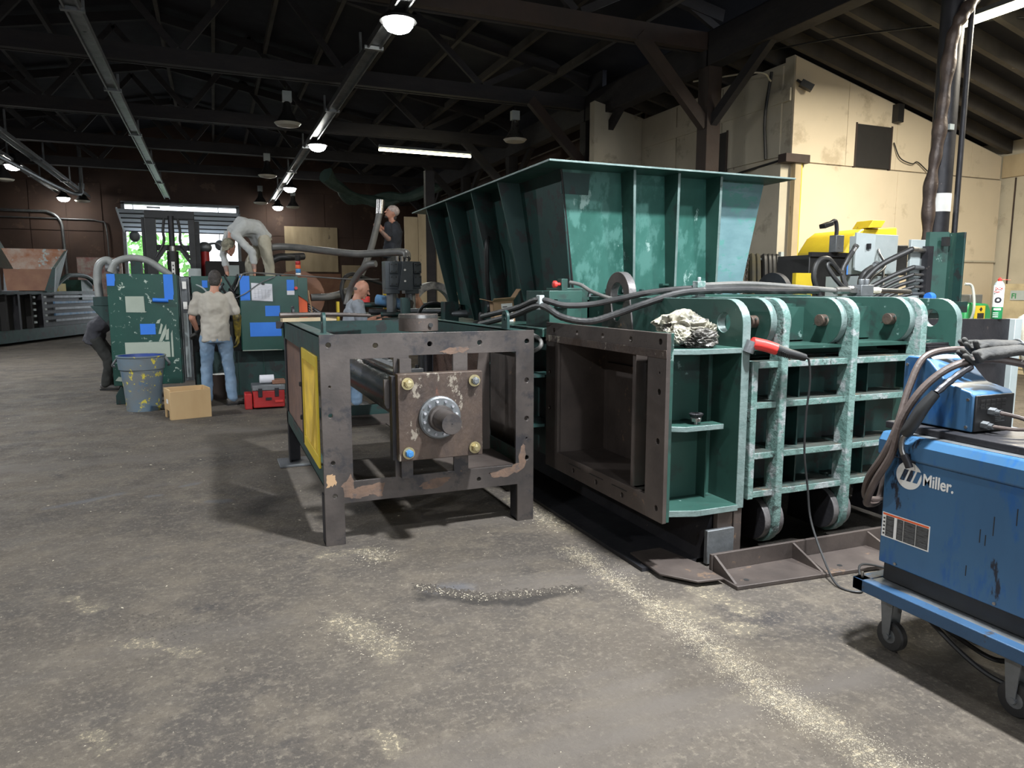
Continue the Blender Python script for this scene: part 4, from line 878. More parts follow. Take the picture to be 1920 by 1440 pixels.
for a, b in ((1.816, 1.868), (1.871, 1.922), (1.925, 1.953), (1.967, 2.004)):
    mb = MB()
    for j in range(13):
        if j % 4 == 3: continue
        mb.box(2.4958, 2.4968, a+.003+.004*random.random(), b-.003-.012*random.random(), .508+.006*j, .5098+.006*j)
    o = mb.build('decal_text', 'greymetal', dc)
for j in range(5): MB().box(2.4958, 2.4968, 2.008, 2.015, .508+.016*j, .515+.016*j).build('decal_icon', 'black', dc)
mb = MB()
ct = thing('welder_cart', 'blue painted steel cart on casters carrying the welding machine', 'cart', (2.75, 1.55, 0))
MB().box(2.42, 2.47, .95, 2.08, .262, .312).box(3.09, 3.14, .95, 2.08, .262, .312).box(2.42, 3.14, 2.03, 2.08, .262, .312).box(2.42, 3.14, 1.3, 1.34, .265, .30).build('chassis', 'bluecart', ct, bevel=.003)
bx(2.47, 3.09, 1.0, 2.03, .300, .308).build('tray', 'greymetal', ct)
MB().cyl((2.445, 2.055, .312), (2.445, 2.055, .335), .006, n=6).build('stud', 'bright', ct)
for x, y in ((2.56, 2.0), (2.56, 1.49), (3.02, 2.0), (3.02, 1.49)):
    c_ = MB().cyl((x, y, .25), (x, y, .262), .04, n=14).box(x-.028, x+.028, y-.03, y+.03, .235, .25).build('caster', 'greymetal', ct)
    MB().prism([(y-.032, .245), (y+.032, .245), (y+.012, .065), (y-.018, .05)], 'x', x-.03, x-.024).prism([(y-.032, .245), (y+.032, .245), (y+.012, .065), (y-.018, .05)], 'x', x+.024, x+.03).build('fork', 'greymetal', c_, bevel=.001)
    MB().lathe([(.03, -.019), (.058, -.019), (.064, -.012), (.064, .012), (.058, .019), (.03, .019)], (x, y-.012, .064), 24, 'x').build('wheel', 'rubber', c_)
    MB().cyl((x-.034, y-.012, .064), (x+.034, y-.012, .064), .011, n=10).cyl((x-.0195, y-.012, .064), (x+.0195, y-.012, .064), .03, n=14).build('hub', 'greymetal', c_)
for k, pts in enumerate(([(2.6, 2.05, .29), (2.62, 1.9, .2), (2.66, 1.75, .13), (2.68, 1.62, .11), (2.7, 1.5, .2)], [(2.55, 1.95, .28), (2.58, 1.7, .12), (2.6, 1.55, .075), (2.66, 1.45, .09), (2.72, 1.4, .26)])):
    tag(MB().tube(pts, .010, k=10).build('power_cable', 'black'), 'black cable sagging lowest beneath the blue cart' if k else 'black cable hanging behind under the blue cart', 'cable')
tag(bx(2.68, 2.98, 2.065, 2.12, .33, .52).build('wall_duct_cover', 'black', bevel=.005), 'black plate standing behind the blue welding machine', 'plate')
# wire feeder
wf_ = thing('wire_feeder', 'blue wire feeder with black vented front panel on top of the welding machine', 'welder', (2.75, 1.85, .934))
prof = [(1.765, .968), (1.765, 1.10), (1.78, 1.118), (1.93, 1.135), (1.945, 1.145), (1.955, 1.215), (1.97, 1.235), (2.06, 1.235), (2.07, 1.22), (2.07, .968)]
prof = [(1.765, .968), (1.765, 1.105), (1.78, 1.12), (1.865, 1.14), (1.88, 1.15), (1.955, 1.225), (1.975, 1.235), (2.05, 1.235), (2.065, 1.22), (2.065, .968)]
MB().prism(prof, 'x', 2.615, 2.845).build('shell', 'blue', wf_, bevel=.005)
bx(2.622, 2.838, 1.757, 1.766, .97, 1.108).build('front_panel', 'black', wf_, bevel=.003)
for r_ in range(3):
    for c_ in range(5): bx(2.645+.03*c_, 2.668+.03*c_, 1.7555, 1.7575, 1.082-.013*r_, 1.091-.013*r_).build('vent_slot', 'void', wf_)
mb = MB()
for r_ in range(7): mb.box(2.735, 2.76+.03*random.random(), 1.7562, 1.7572, 1.045-.007*r_, 1.0475-.007*r_)
mb.build('panel_print', 'greymetal', wf_)
bx(2.56, 2.90, 1.12, 2.09, .934, .962).build('skid', 'darksteel', wf_, bevel=.004)
for y, z in ((1.785, 1.09), (1.785, .985), (2.05, 1.2)): MB().cyl((2.615, y, z), (2.611, y, z), .006, n=8).build('screw', 'bright', wf_)
for x, z, m1 in ((2.70, 1.045, 'greymetal'), (2.665, .995, 'greymetal')):
    MB().cyl((x, 1.757, z), (x, 1.73, z), .016, n=6).cyl((x, 1.735, z), (x, 1.715, z), .011, n=10).build('connector', m1, wf_)
tag(MB().tube([(2.70, 1.72, 1.045), (2.74, 1.66, 1.03), (2.80, 1.6, .995), (2.87, 1.57, .98)], .008, k=8).build('control_cable', 'leather'), 'cable plugged into the upper connector of the black feeder panel', 'cable')
tag(MB().tube([(2.665, 1.72, .995), (2.72, 1.66, .99), (2.82, 1.63, .995), (2.9, 1.6, 1.02)], .007, k=8).build('gas_hose', 'leather'), 'thin hose plugged into the lower connector of the black feeder panel', 'hose')
tag(MB().tube([(2.95+.06*cos(a*.7), 1.62+.05*sin(a*.7), .955+.012*(a % 9)) for a in range(27)], .009, k=3).build('coiled_cable', 'leather'), 'coiled brown cable at the right edge on top of the welding machine', 'cable')
mb = MB()
for i in range(9): mb.box(2.865-.006+.004*(i % 2), 2.88+.004*(i % 2), 1.72-.012*i, 1.728-.012*i, 1.09-.014*i, 1.105-.014*i)
tag(mb.build('chain', 'darksteel'), 'dark chain hanging right of the black feeder panel', 'chain')
# torch cables
tag(MB().tube([(2.84, 1.88, 1.255), (2.74, 1.94, 1.265), (2.62, 1.98, 1.235), (2.545, 1.98, 1.12), (2.48, 1.97, .97), (2.455, 2.0, .85), (2.45, 2.06, .74), (2.47, 2.09, .66), (2.53, 2.11, .62), (2.62, 2.10, .64), (2.66, 2.09, .8)], .014, k=10, n=10).build('welding_cable', 'leather'), 'leather covered cable leaving the back of the feeder and looping down the case', 'cable')
tag(MB().tube([(2.98, 1.25, .95), (3.06, 1.32, .96), (3.08, 1.48, 1.05), (3.03, 1.6, 1.14), (2.92, 1.70, 1.2), (2.78, 1.80, 1.235), (2.64, 1.86, 1.215), (2.54, 1.91, 1.13), (2.48, 1.95, 1.0), (2.462, 1.97, .86), (2.445, 2.02, .74), (2.455, 2.06, .66), (2.50, 2.10, .61), (2.58, 2.11, .62), (2.62, 2.12, .75)], .015, k=10, n=10).build('welding_cable', 'leather'), 'thick brown leather cable arching over the feeder and down the left side of the case', 'cable')
th = thing('welding_torch', 'black welding torch with bent metal neck hanging over the lid corner', 'torch', (2.46, 1.9, 1.0))
MB().tube([(2.68, 1.83, 1.21), (2.58, 1.83, 1.165), (2.51, 1.84, 1.115)], .013, k=10, rf=lambda t: 1+.1*sin(t*150)).build('strain_spring', 'darksteel', th)
MB().tube([(2.51, 1.84, 1.115), (2.48, 1.87, 1.05), (2.463, 1.90, .975), (2.46, 1.92, .945)], .020, k=10, n=12, rf=lambda t: .9+.35*sin(t*3)).build('grip', 'black', th)
MB().tube([(2.462, 1.91, .95), (2.458, 1.925, .925), (2.458, 1.925, .88), (2.468, 1.905, .835)], .0105, k=8, n=12).build('neck', 'bright', th)
MB().tube([(2.460, 1.917, .865), (2.468, 1.905, .835), (2.472, 1.898, .815)], .0145, k=5, n=14).build('nozzle', 'darksteel', th)
MB().beam((2.475, 1.86, 1.03), (2.46, 1.885, .99), .012, .02).build('trigger', 'rubber', th)
# gloves
def glove(name, base, dirv, side, lab, s=1, m='gloveblack'):
    t = thing(name, lab, 'glove', base)
    d = Vector(dirv).normalized(); sd = Vector(side).normalized(); up = d.cross(sd); b = Vector(base)
    mb = MB(); mb.loft([(b-d*.10*s, .036*s, .02*s), (b-d*.04*s, .034*s, .022*s), (b, .042*s, .024*s), (b+d*.05*s, .045*s, .022*s), (b+d*.08*s, .035*s, .016*s)], sd, 14)
    for i in range(4):
        o_ = b+d*.06*s+sd*(-.036+.024*i)*s+up*(.010 if i % 2 else -.004)*s; l = (.07, .08, .075, .06)[i]*s
        e_ = o_+d*l*.5+up*.016*s; mb.cap(o_, e_, .0118*s, .0118*s); mb.cap(e_, o_+d*l*(.85+.1*(i % 2))-up*.018*s+sd*(.008*i-.012), .0118*s, .0112*s)
    mb.cap(b+sd*.03*s, b+sd*.065*s+d*.03*s, .014*s, .013*s); mb.cap(b+sd*.065*s+d*.03*s, b+sd*.07*s+d*.065*s, .013*s, .011*s)
    o = mb.build('hand', m, t); r = o.modifiers.new('r', 'REMESH'); r.mode = 'VOXEL'; r.voxel_size = .004*s; r.use_smooth_shade = True
    sm_ = o.modifiers.new('s', 'SMOOTH'); sm_.iterations = 3
    MB().tube([b-d*.104*s+sd*.038*s*cos(a*pi/5)+up*.022*s*sin(a*pi/5) for a in range(10)], .004, k=2, closed=True).build('cuff_hem', 'greymetal', t)
glove('work_glove', (2.78, 1.80, 1.262), (-.9, .35, -.12), (.3, .9, .1), 'black work glove lying on top of the cables over the feeder, fingers pointing left')
glove('work_glove', (2.85, 1.86, 1.285), (-.9, .3, .0), (.35, .9, .1), 'upper black work glove crossed over the first one', .95)
# ================================================================ RIGHT BACKGROUND: power unit
pu = thing('hydraulic_manifold', 'tall green channel with pale valve plate and many hose fittings behind the gate', 'machine', (6.3, 4.7, 0))
MB().box(6.20, 6.36, 4.60, 4.62, 0, 2.0).box(6.36, 6.38, 4.5, 4.62, 0, 2.03).build('channel_flange', 'green_dark', pu, bevel=.003)
MB().hexa([(6.06, 4.62, .9), (6.22, 4.55, .9), (6.22, 4.58, .9), (6.06, 4.66, .9)], [(6.06, 4.62, 2.03), (6.22, 4.55, 2.03), (6.22, 4.58, 2.03), (6.06, 4.66, 2.03)]).build('channel_web', 'green', pu)
MB().hexa([(6.22, 4.52, .0), (6.40, 4.60, .0), (6.40, 4.63, .0), (6.22, 4.56, .0)], [(6.22, 4.52, 2.02), (6.40, 4.60, 2.02), (6.40, 4.63, 2.02), (6.22, 4.56, 2.02)]).build('channel_web', 'green', pu)
bx(5.88, 6.09, 4.66, 4.69, 1.35, 1.96).build('valve_plate', 'lightgrey', pu, bevel=.003)
bx(6.0, 6.07, 4.58, 4.64, 1.0, 1.9).build('edge_plate', 'darksteel', pu)
bx(6.12, 6.17, 4.5, 4.55, 1.9, 1.98).build('bracket', 'black', pu)
bx(5.5, 6.2, 4.7, 5.4, 0, 1.35).build('tank', 'green_dark', pu)
bx(4.5, 6.4, 4.45, 4.9, 1.30, 1.40).build('base_beam', 'green_dark', pu)
spots = [((6.03, 4.62, 1.86), (5.84, 4.62, 1.87), (5.6, 4.75, 1.72), (5.45, 4.8, 1.55), (5.38, 4.8, 1.42), .026),
         ((6.05, 4.62, 1.70), (5.88, 4.62, 1.71), (5.7, 4.72, 1.62), (5.5, 4.8, 1.50), (5.4, 4.85, 1.40), .022),
         ((6.03, 4.62, 1.64), (5.88, 4.62, 1.645), (5.74, 4.7, 1.58), (5.6, 4.8, 1.48), (5.5, 4.85, 1.40), .018),
         ((6.05, 4.62, 1.585), (5.9, 4.62, 1.59), (5.76, 4.68, 1.54), (5.66, 4.78, 1.46), (5.6, 4.85, 1.40), .018),
         ((6.05, 4.62, 1.53), (5.9, 4.62, 1.535), (5.82, 4.68, 1.50), (5.72, 4.75, 1.44), (5.66, 4.8, 1.38), .017),
         ((5.98, 4.6, 1.47), (5.85, 4.6, 1.47), (5.75, 4.65, 1.44), (5.68, 4.7, 1.40), (5.62, 4.75, 1.36), .017)]
ordn = ['topmost thick', 'second', 'third', 'fourth', 'fifth', 'lowest']
for i, (a, b, c, d, e, r) in enumerate(spots):
    t = thing('hydraulic_hose', '%s black hose curving down from the pale valve plate' % ordn[i], 'hose', a, group='hoses of the valve plate')
    MB().tube([b, c, d, e], r, k=8, n=10).build('hose', 'rubber', t)
    MB().cyl(a, b, r*.8, r*.95, n=10).cyl(a, Vector(a)+Vector((.035, 0, 0)), r*1.1, n=6).build('coupling', 'bright' if i % 2 == 0 else 'greymetal', t)
tag(MB().lathe([(.001, 0), (.04, .0), (.045, .03), (.04, .06), (.001, .06)], (5.93, 4.5, 1.44), 18, 'x').build('blue_sensor', 'tape'), 'blue lidded sensor below the hose fittings', 'sensor')
en = thing('electrical_enclosure', 'pale grey steel enclosure with a latch behind the hoses', 'box', (5.75, 5.2, 1.4))
bx(5.93, 6.25, 5.1, 5.4, 1.66, 2.04).build('case', 'lightgrey', en, bevel=.006)
MB().hexa([(5.80, 5.2, 1.70), (5.93, 5.09, 1.66), (5.93, 5.11, 1.66), (5.80, 5.22, 1.70)], [(5.80, 5.2, 2.06), (5.93, 5.09, 2.04), (5.93, 5.11, 2.04), (5.80, 5.22, 2.06)]).build('door', 'lightgrey', en)
bx(5.86, 5.89, 5.10, 5.13, 1.90, 1.95).build('latch', 'darksteel', en)
bx(5.75, 6.3, 5.1, 5.5, 1.4, 1.64).build('base', 'lightgrey', en)
ym = thing('yellow_machine', 'yellow painted machine hood showing above the grey enclosure', 'machine', (7.8, 6.9, 0))
MB().prism([(7.40, 1.9), (7.40, 2.0), (7.55, 2.20), (7.68, 2.28), (8.30, 2.32), (8.32, 1.95)], 'y', 6.8, 7.6).build('hood', 'yellow', ym, bevel=.02)
MB().prism([(7.72, 2.29), (7.80, 2.39), (8.02, 2.39), (7.95, 2.30)], 'y', 6.75, 7.0).build('flap', 'yellow', ym, bevel=.004)
bx(7.45, 8.2, 6.85, 7.6, 0, 1.9).build('base', 'darksteel', ym)
bx(5.55, 5.78, 5.7, 5.75, 1.42, 1.68).build('side_guard', 'yellow', ym)
bx(7.35, 7.5, 6.75, 6.8, 1.7, 1.95).build('blue_tag', 'tape', ym)
pm = thing('pump_unit', 'black pump block with hose elbows and a small work lamp arm behind the baler', 'machine', (6.5, 6.2, 0))
bx(6.22, 6.80, 6.2, 6.7, 0, 1.90).build('block', 'black', pm, bevel=.01)
bx(6.22, 6.84, 6.17, 6.22, 1.88, 1.93).build('top_edge', 'darksteel', pm)
bx(6.5, 6.62, 6.1, 6.2, 1.93, 2.12).build('terminal', 'greymetal', pm, bevel=.005)
MB().tube([(6.55, 6.15, 2.1), (6.55, 6.15, 2.2), (6.52, 6.15, 2.28), (6.44, 6.15, 2.25)], .022, k=6).build('lamp_arm', 'darksteel', pm)
MB().beam((6.33, 6.15, 2.21), (6.46, 6.15, 2.25), .09, .05).build('lamp_head', 'black', pm, bevel=.008)
MB().box(6.75, 7.05, 6.0, 6.1, 1.5, 1.7).box(6.84, 7.0, 5.95, 6.15, 1.98, 2.05).build('valve_block', 'darksteel', pm, bevel=.006)
for x in (6.86, 6.92, 6.98): MB().cyl((x, 6.0, 1.7), (x-.05, 6.0, 2.0), .022, n=10).build('cartridge', 'darksteel', pm)
for x in (6.85, 6.91, 6.97): MB().cyl((x, 6.0, 2.05), (x, 6.0, 2.085), .02, n=10).build('bolt', 'black', pm)
for i, (pts, r, lab) in enumerate((([(5.16, 5.0, 1.45), (5.08, 5.0, 1.62), (5.12, 5.0, 1.76), (5.24, 5.0, 1.79), (5.36, 5.0, 1.70)], .024, 'left arching hose above the round lifting eye'),
                    ([(5.45, 4.9, 1.45), (5.30, 4.95, 1.60), (5.24, 5.0, 1.72), (5.28, 5.0, 1.75), (5.40, 5.0, 1.66)], .020, 'inner arching hose above the round lifting eye'),
                    ([(5.56, 4.9, 1.42), (5.46, 4.95, 1.5), (5.43, 5.0, 1.66), (5.48, 5.0, 1.78), (5.54, 5.0, 1.86)], .024, 'upright hose in front of the black valve block'),
                    ([(5.60, 4.9, 1.40), (5.66, 5.0, 1.56), (5.70, 5.0, 1.66), (5.80, 5.0, 1.72)], .026, 'hose with a metal elbow in front of the grey enclosure'),
                    ([(5.66, 4.75, 1.44), (5.72, 4.8, 1.52), (5.84, 4.9, 1.58), (5.95, 5.0, 1.72)], .013, 'thin black cable behind the valve plate hoses'),
                    ([(5.50, 4.8, 1.43), (5.62, 4.85, 1.60), (5.85, 4.9, 1.72), (5.95, 5.05, 1.85)], .012, 'thin black cable crossing in front of the grey enclosure'))):
    t = thing('hydraulic_hose', lab, 'hose', pts[0])
    MB().tube(pts, r, k=8, n=10).build('hose', 'rubber', t)
    p, q = Vector(pts[-2]), Vector(pts[-1]); d = (q-p).normalized()
    MB().cyl(q-d*.02, q+d*.05, r*.9, n=8).cyl(q+d*.05, q+d*.075, r*1.15, n=6).build('coupling', 'bright' if i != 3 else 'greymetal', t)
bx2 = bx(6.62, 6.9, 5.5, 5.7, 1.66, 1.98).build('relay_box', 'black', bevel=.01); tag(bx2, 'black relay box between the grey enclosure and the green channel', 'box')
# slings on rack
rk = MB().cyl((7.45, 8.8, 1.98), (8.3, 8.8, 1.98), .02, n=8).box(8.22, 8.28, 8.78, 8.84, 0, 2.1).box(7.45, 7.5, 8.78, 8.84, 0, 2.0).build('sling_rack', 'lightgrey'); tag(rk, 'pale steel rack bar between the hopper and the cream room corner', 'rack')
for i, x in enumerate((7.66, 7.76, 7.90, 7.99, 8.07, 8.15)):
    MB_ = MB().tube([(x-.03, 8.72, 1.0), (x-.04, 8.70, 1.5), (x-.03, 8.74, 1.95), (x, 8.80, 2.02), (x+.02, 8.86, 1.9), (x+.03, 8.88, 1.2)], .045, k=6, n=8, rf=lambda t: 1)
    tag(MB_.build('lifting_sling', 'sling' if i < 2 else 'black'), ['olive webbing sling on the rack bar nearest the hopper', 'olive webbing sling second from the hopper on the rack bar', 'leftmost black sling on the rack bar beside the olive ones', 'second black sling from the left on the rack bar', 'third black sling from the left on the rack bar', 'rightmost black sling on the rack bar by the cream corner'][i], 'sling', 'slings on the rack')
mb = MB()
for i in range(14):
    z = 2.0-.05*i; c = Vector((7.50-.002*i, 8.7, z)); ax_ = (1, 0, 0) if i % 2 else (0, 1, 0)
    mb.tube([c+Vector((.018*cos(a*pi/4)*(1 if i % 2 else 0), .018*cos(a*pi/4)*(0 if i % 2 else 1), .034*sin(a*pi/4))) for a in range(8)], .007, n=5, k=1, closed=True)
tag(mb.build('chain', 'brownsteel'), 'rusty chain hanging beside the right end of the hopper', 'chain')
sc = thing('floor_scrubber', 'green and black floor cleaning machine with a yellow warning sign by the cream wall', 'machine', (10.8, 7.5, 0))
MB().prism([(10.5, 0.1), (10.48, 1.2), (10.55, 1.32), (10.98, 1.30), (11.06, 1.18), (11.06, .1)], 'y', 7.3, 7.9).build('body', 'scrubgreen', sc, bevel=.03)
MB().box(10.62, 10.9, 7.35, 7.6, 1.3, 1.44).build('motor', 'greymetal', sc, bevel=.01)
MB().box(10.66, 10.86, 7.27, 7.31, 1.05, 1.27).build('sign', 'yellow', sc); MB().box(10.69, 10.83, 7.262, 7.275, 1.08, 1.16).cyl((10.76, 7.275, 1.22), (10.76, 7.262, 1.22), .03, n=4).build('sign_print', 'black', sc)
MB().tube([(10.4, 7.3, 1.6), (10.5, 7.25, 1.55), (10.5, 7.2, 1.2), (10.5, 7.3, .9)], .02).build('handle', 'lightgrey', sc)
for x in (10.6, 10.95): MB().cyl((x, 7.28, .1), (x, 7.35, .1), .1, n=16).build('wheel', 'rubber', sc)
fc = thing('storage_cabinet', 'beige metal cabinet with a small green sign at the right picture edge', 'cabinet', (13.6, 8.3, 0))
bx(13.3, 13.9, 7.4, 8.72, 0, 1.62).build('body', 'cabinetbeige', fc, bevel=.01)
bx(13.28, 13.3, 8.02, 8.70, .1, 1.55).build('door', 'cabinetbeige', fc, bevel=.004); bx(13.28, 13.3, 7.42, 8.0, .1, 1.55).build('door', 'cabinetbeige', fc, bevel=.004)
bx(13.265, 13.28, 7.95, 8.45, 1.33, 1.5).build('sign', 'lightgrey', fc)
text('Fl', .13, 'scrubgreen', fc, 'lettering', (13.262, 8.43, 1.36), (pi/2, 0, -pi/2), offset=.002)
# ================================================================ CENTRE LEFT MACHINE
cm = thing('control_cabinet', 'tall dark green cabinet door with chipped paint, grey label and blue tape', 'cabinet', (-.85, 10.7, 0))
bx(-1.26, -.44, 10.5, 10.54, .26, 1.715).build('door', 'green_cab', cm, bevel=.004)
bx(-.44, -.42, 10.54, 11.0, .26, 1.70).build('side_sheet', 'green_dark', cm); 
MB().box(-.41, -.40, 10.52, 10.56, .28, 1.68).box(-.40, -.30, 10.6, 10.62, .28, 1.68).box(-.305, -.295, 10.52, 10.62, .28, 1.68).build('door_channel', 'greymetal', cm, bevel=.002)
bx(-.385, -.33, 10.55, 10.6, .33, 1.2).build('grey_duct', 'lightgrey', cm)
for z in (1.62, 1.35): bx(-.38, -.33, 10.52, 10.56, z-.1, z).build('terminal', 'white', cm, bevel=.003)
for (x0, x1, z0, z1) in ((-1.255, -1.16, 1.56, 1.712), (-.60, -.485, 1.38, 1.712)):
    MB().prism([(x0, z0), (x1-.012, z0), (x1-.006, z0+.06), (x1, z0+.07), (x1-.004, z1), (x0, z1)], 'y', 10.494, 10.5).build('masking_tape', 'tape', cm)
bx(-.91, -.73, 10.494, 10.5, .925, 1.065).build('masking_tape', 'tape', cm)
MB().tube([(-.74, 10.47, 1.377), (-.65, 10.47, 1.372), (-.555, 10.47, 1.37)], .027, n=12).box(-.73, -.71, 10.47, 10.5, 1.365, 1.39).box(-.59, -.57, 10.47, 10.5, 1.365, 1.39).build('handle', 'tape', cm)
MB().prism([(-1.06, 1.22), (-.84, 1.215), (-.82, 1.225), (-.84, 1.23), (-.845, 1.425), (-1.06, 1.425)], 'y', 10.495, 10.5).build('label_patch', 'labelgrey', cm)
MB().prism([(-1.10, .62), (-.57, .62), (-.57, .825), (-1.10, .825)], 'y', 10.495, 10.5).build('label_patch', 'labelgrey', cm)
for poly in ([(-.70, .93), (-.67, .93), (-.64, 1.05), (-.66, 1.07)], [(-.62, .85), (-.58, .85), (-.57, 1.0), (-.60, .98), (-.61, .92)], [(-.555, .62), (-.53, .62), (-.53, .98), (-.55, .93)], [(-.70, .83), (-.66, .83), (-.60, .95), (-.60, 1.06), (-.64, .98)], [(-.72, 1.07), (-.68, 1.07), (-.66, 1.13), (-.70, 1.11)], [(-1.24, .33), (-1.14, .31), (-1.12, .36), (-1.2, .38)]):
    MB().prism(poly, 'y', 10.497, 10.5).build('paint_chip', 'labelgrey', cm)
MB().prism([(-1.26, 0), (-1.26, .12), (-1.18, .26), (-1.0, .26), (-1.0, 0)], 'y', 10.6, 11.0).build('foot', 'green_dark', cm, bevel=.005)
bx(-1.2, -.45, 10.58, 11.1, .25, 1.70).build('body', 'black', cm)
# funnel box + hose arcs
fn = thing('junction_housing', 'dark green tapered housing with a grey conduit entering its top', 'box', (-1.35, 10.9, 1))
MB().hexa([(-1.24, 10.75, .95), (-1.22, 10.75, .95), (-1.22, 11.1, .95), (-1.24, 11.1, .95)], [(-1.50, 10.75, 1.30), (-1.22, 10.75, 1.30), (-1.22, 11.1, 1.30), (-1.50, 11.1, 1.30)]).box(-1.46, -1.22, 10.75, 11.1, 1.30, 1.42).build('body', 'green_dark', fn, bevel=.006)
tag(MB().tube([(-1.40, 10.9, 1.42), (-1.41, 10.9, 1.65), (-1.38, 10.9, 1.83), (-1.28, 10.9, 1.90), (-1.19, 10.9, 1.82)], .05, k=8, n=12).build('flexible_conduit', 'hosegrey'), 'short grey conduit looping up beside the tall cabinet', 'hose')
tag(MB().tube([(-1.24, 10.8, 1.74), (-1.17, 10.8, 1.87), (-1.0, 10.8, 1.93), (-.8, 10.8, 1.90), (-.62, 10.8, 1.78), (-.52, 10.8, 1.70)], .045, k=8, n=12).build('flexible_conduit', 'hosegrey'), 'long pale grey conduit arching over the top of the tall cabinet', 'hose')
tag(MB().cyl((-1.21, 10.85, 1.72), (-1.21, 10.85, 1.84), .06, n=12).cyl((-1.30, 10.85, 1.80), (-1.14, 10.85, 1.80), .05, n=12).build('pipe_clamp', 'greymetal'), 'grey pipe clamp joining two conduits at the cabinet corner', 'clamp')
# middle body
mm_ = thing('press_machine', 'dark green press body with taped right hand cabinet and open side', 'machine', (.4, 11, 0))
bx(-.30, 1.24, 10.95, 12.2, .05, 1.66).build('body', 'black', mm_)
bx(-.28, .34, 10.88, 10.95, 1.45, 1.70).build('header', 'cab_plain', mm_, bevel=.004)
bx(-.28, 1.22, 10.9, 10.95, .0, .64).build('lower_sheet', 'green_dark', mm_)
for x in (.28, .62): bx(x, x+.01, 10.885, 10.9, .02, .62).build('seam', 'cab_plain', mm_)
bx(-.3, 1.3, 11.0, 12.6, 1.32, 1.36).build('deck', 'green_dark', mm_)
rc = bx(.335, 1.11, 10.5, 10.95, .665, 1.70).build('side_cabinet', 'cab_plain', mm_, bevel=.004)
bx(1.112, 1.23, 10.52, 10.9, .75, 1.66).build('orange_panel', 'orange', mm_, bevel=.003)
MB().prism([(1.10, 1.44), (1.235, 1.34), (1.235, 1.68), (1.10, 1.68)], 'y', 10.49, 10.51).build('cover', 'cab_plain', mm_)
for (x0, x1, z0, z1) in ((.34, .465, 1.365, 1.70), (.655, .85, 1.145, 1.29), (.445, .86, .865, 1.06), (.955, 1.055, 1.5, 1.65)):
    bx(x0, x1, 10.494, 10.5, z0, z1).build('masking_tape', 'tape', rc)
bx(-.14, -.07, 10.874, 10.88, 1.54, 1.64).build('masking_tape', 'tape', mm_)
bx(.955, 1.055, 10.492, 10.5, 1.44, 1.50).build('paper_slip', 'paper', rc)
pb = MB().hexa([(.485, 10.485, 1.365), (.76, 10.485, 1.35), (.76, 10.495, 1.35), (.485, 10.495, 1.365)], [(.485, 10.485, 1.605), (.76, 10.485, 1.59), (.76, 10.495, 1.59), (.485, 10.495, 1.605)]).build('drawing_sheet', 'paper', rc)
mb = MB()
for i in range(9): mb.box(.51+.05*(i % 3), .70+.02*(i % 3), 10.4835, 10.4845, 1.40+.02*i, 1.402+.02*i)
for i in range(5): mb.box(.53+.045*i, .532+.045*i, 10.4835, 10.4845, 1.39, 1.52)
mb.build('drawn_lines', 'greymetal', rc)
bx(.62, .66, 10.475, 10.49, 1.58, 1.60).build('clip', 'black', rc)
MB().cyl((1.075, 10.49, 1.535), (1.075, 10.44, 1.535), .022, n=12).build('push_button', 'redbrite', rc)
MB().box(.336, .86, 10.497, 10.5, .668, .675).box(.34, .8, 10.497, 10.5, .676, .679).build('worn_edge', 'labelgrey', rc)
for x in (.37, .86): MB().cyl((x, 10.6, 1.70), (x, 10.6, 1.73), .035, n=10).build('lifting_nut', 'greymetal', rc)
# engine clutter in the recess
mb = MB()
for i in range(16):
    x = .02+.30*random.random(); z = 1.25+.4*random.random()
    mb.tube([(x, 10.93, z), (x+.05*random.gauss(0, 1), 10.86, z+.06), (x+.08*random.gauss(0, 1), 10.88, z-.2)], .010+.008*random.random(), n=6)
o = mb.build('wiring', 'black', mm_); o['kind'] = 'stuff'
MB().ell((.08, 10.88, 1.55), (.05, .04, .06)).cyl((.16, 10.9, 1.48), (.25, 10.86, 1.4), .03, n=10).cyl((-.22, 10.9, 1.3), (-.22, 10.9, 1.02), .03, n=10).cyl((-.16, 10.9, 1.4), (-.16, 10.9, 1.1), .02, n=10).build('fittings', 'greymetal', mm_)
for i in range(3): MB().tube([(-.25, 10.9, 1.6-.1*i), (-.1, 10.86, 1.5-.1*i), (.0, 10.9, 1.25-.05*i)], .012, n=6).build('cable', 'lightgrey' if i == 0 else 'black', mm_)
tag(MB().tube([(.80, 10.44, 1.69), (.6, 10.42, 1.60), (.4, 10.42, 1.46), (.2, 10.6, 1.35), (.12, 10.8, 1.22)], .008).build('cable', 'greymetal'), 'thin cable drooping across the drawing sheet on the right hand cabinet', 'cable')
tag(MB().tube([(.30, 10.5, 1.55), (.36, 10.5, 1.68), (.45, 10.5, 1.74), (.9, 10.55, 1.725), (1.3, 10.6, 1.70), (1.8, 10.3, 1.66), (2.2, 10.2, 1.66)], .010, k=8).build('cable', 'rubbergrey'), 'pale cable lying along the top of the right hand cabinet', 'cable')
# brown wheel and stack light
sl = thing('stack_light', 'signal tower lamp with red, orange and blue bands on the right hand cabinet', 'lamp', (1.14, 10.7, 1.70))
for z0, z1, m1 in ((0, .05, 'white'), (.05, .11, 'bluebolt'), (.11, .165, 'orange'), (.165, .22, 'red'), (.22, .30, 'void')):
    MB().lathe([(.034, z0+.002), (.036, z0+.006), (.036, z1-.006), (.034, z1-.002)], (1.14, 10.7, 1.70), 16).build('lamp_segment', m1, sl)
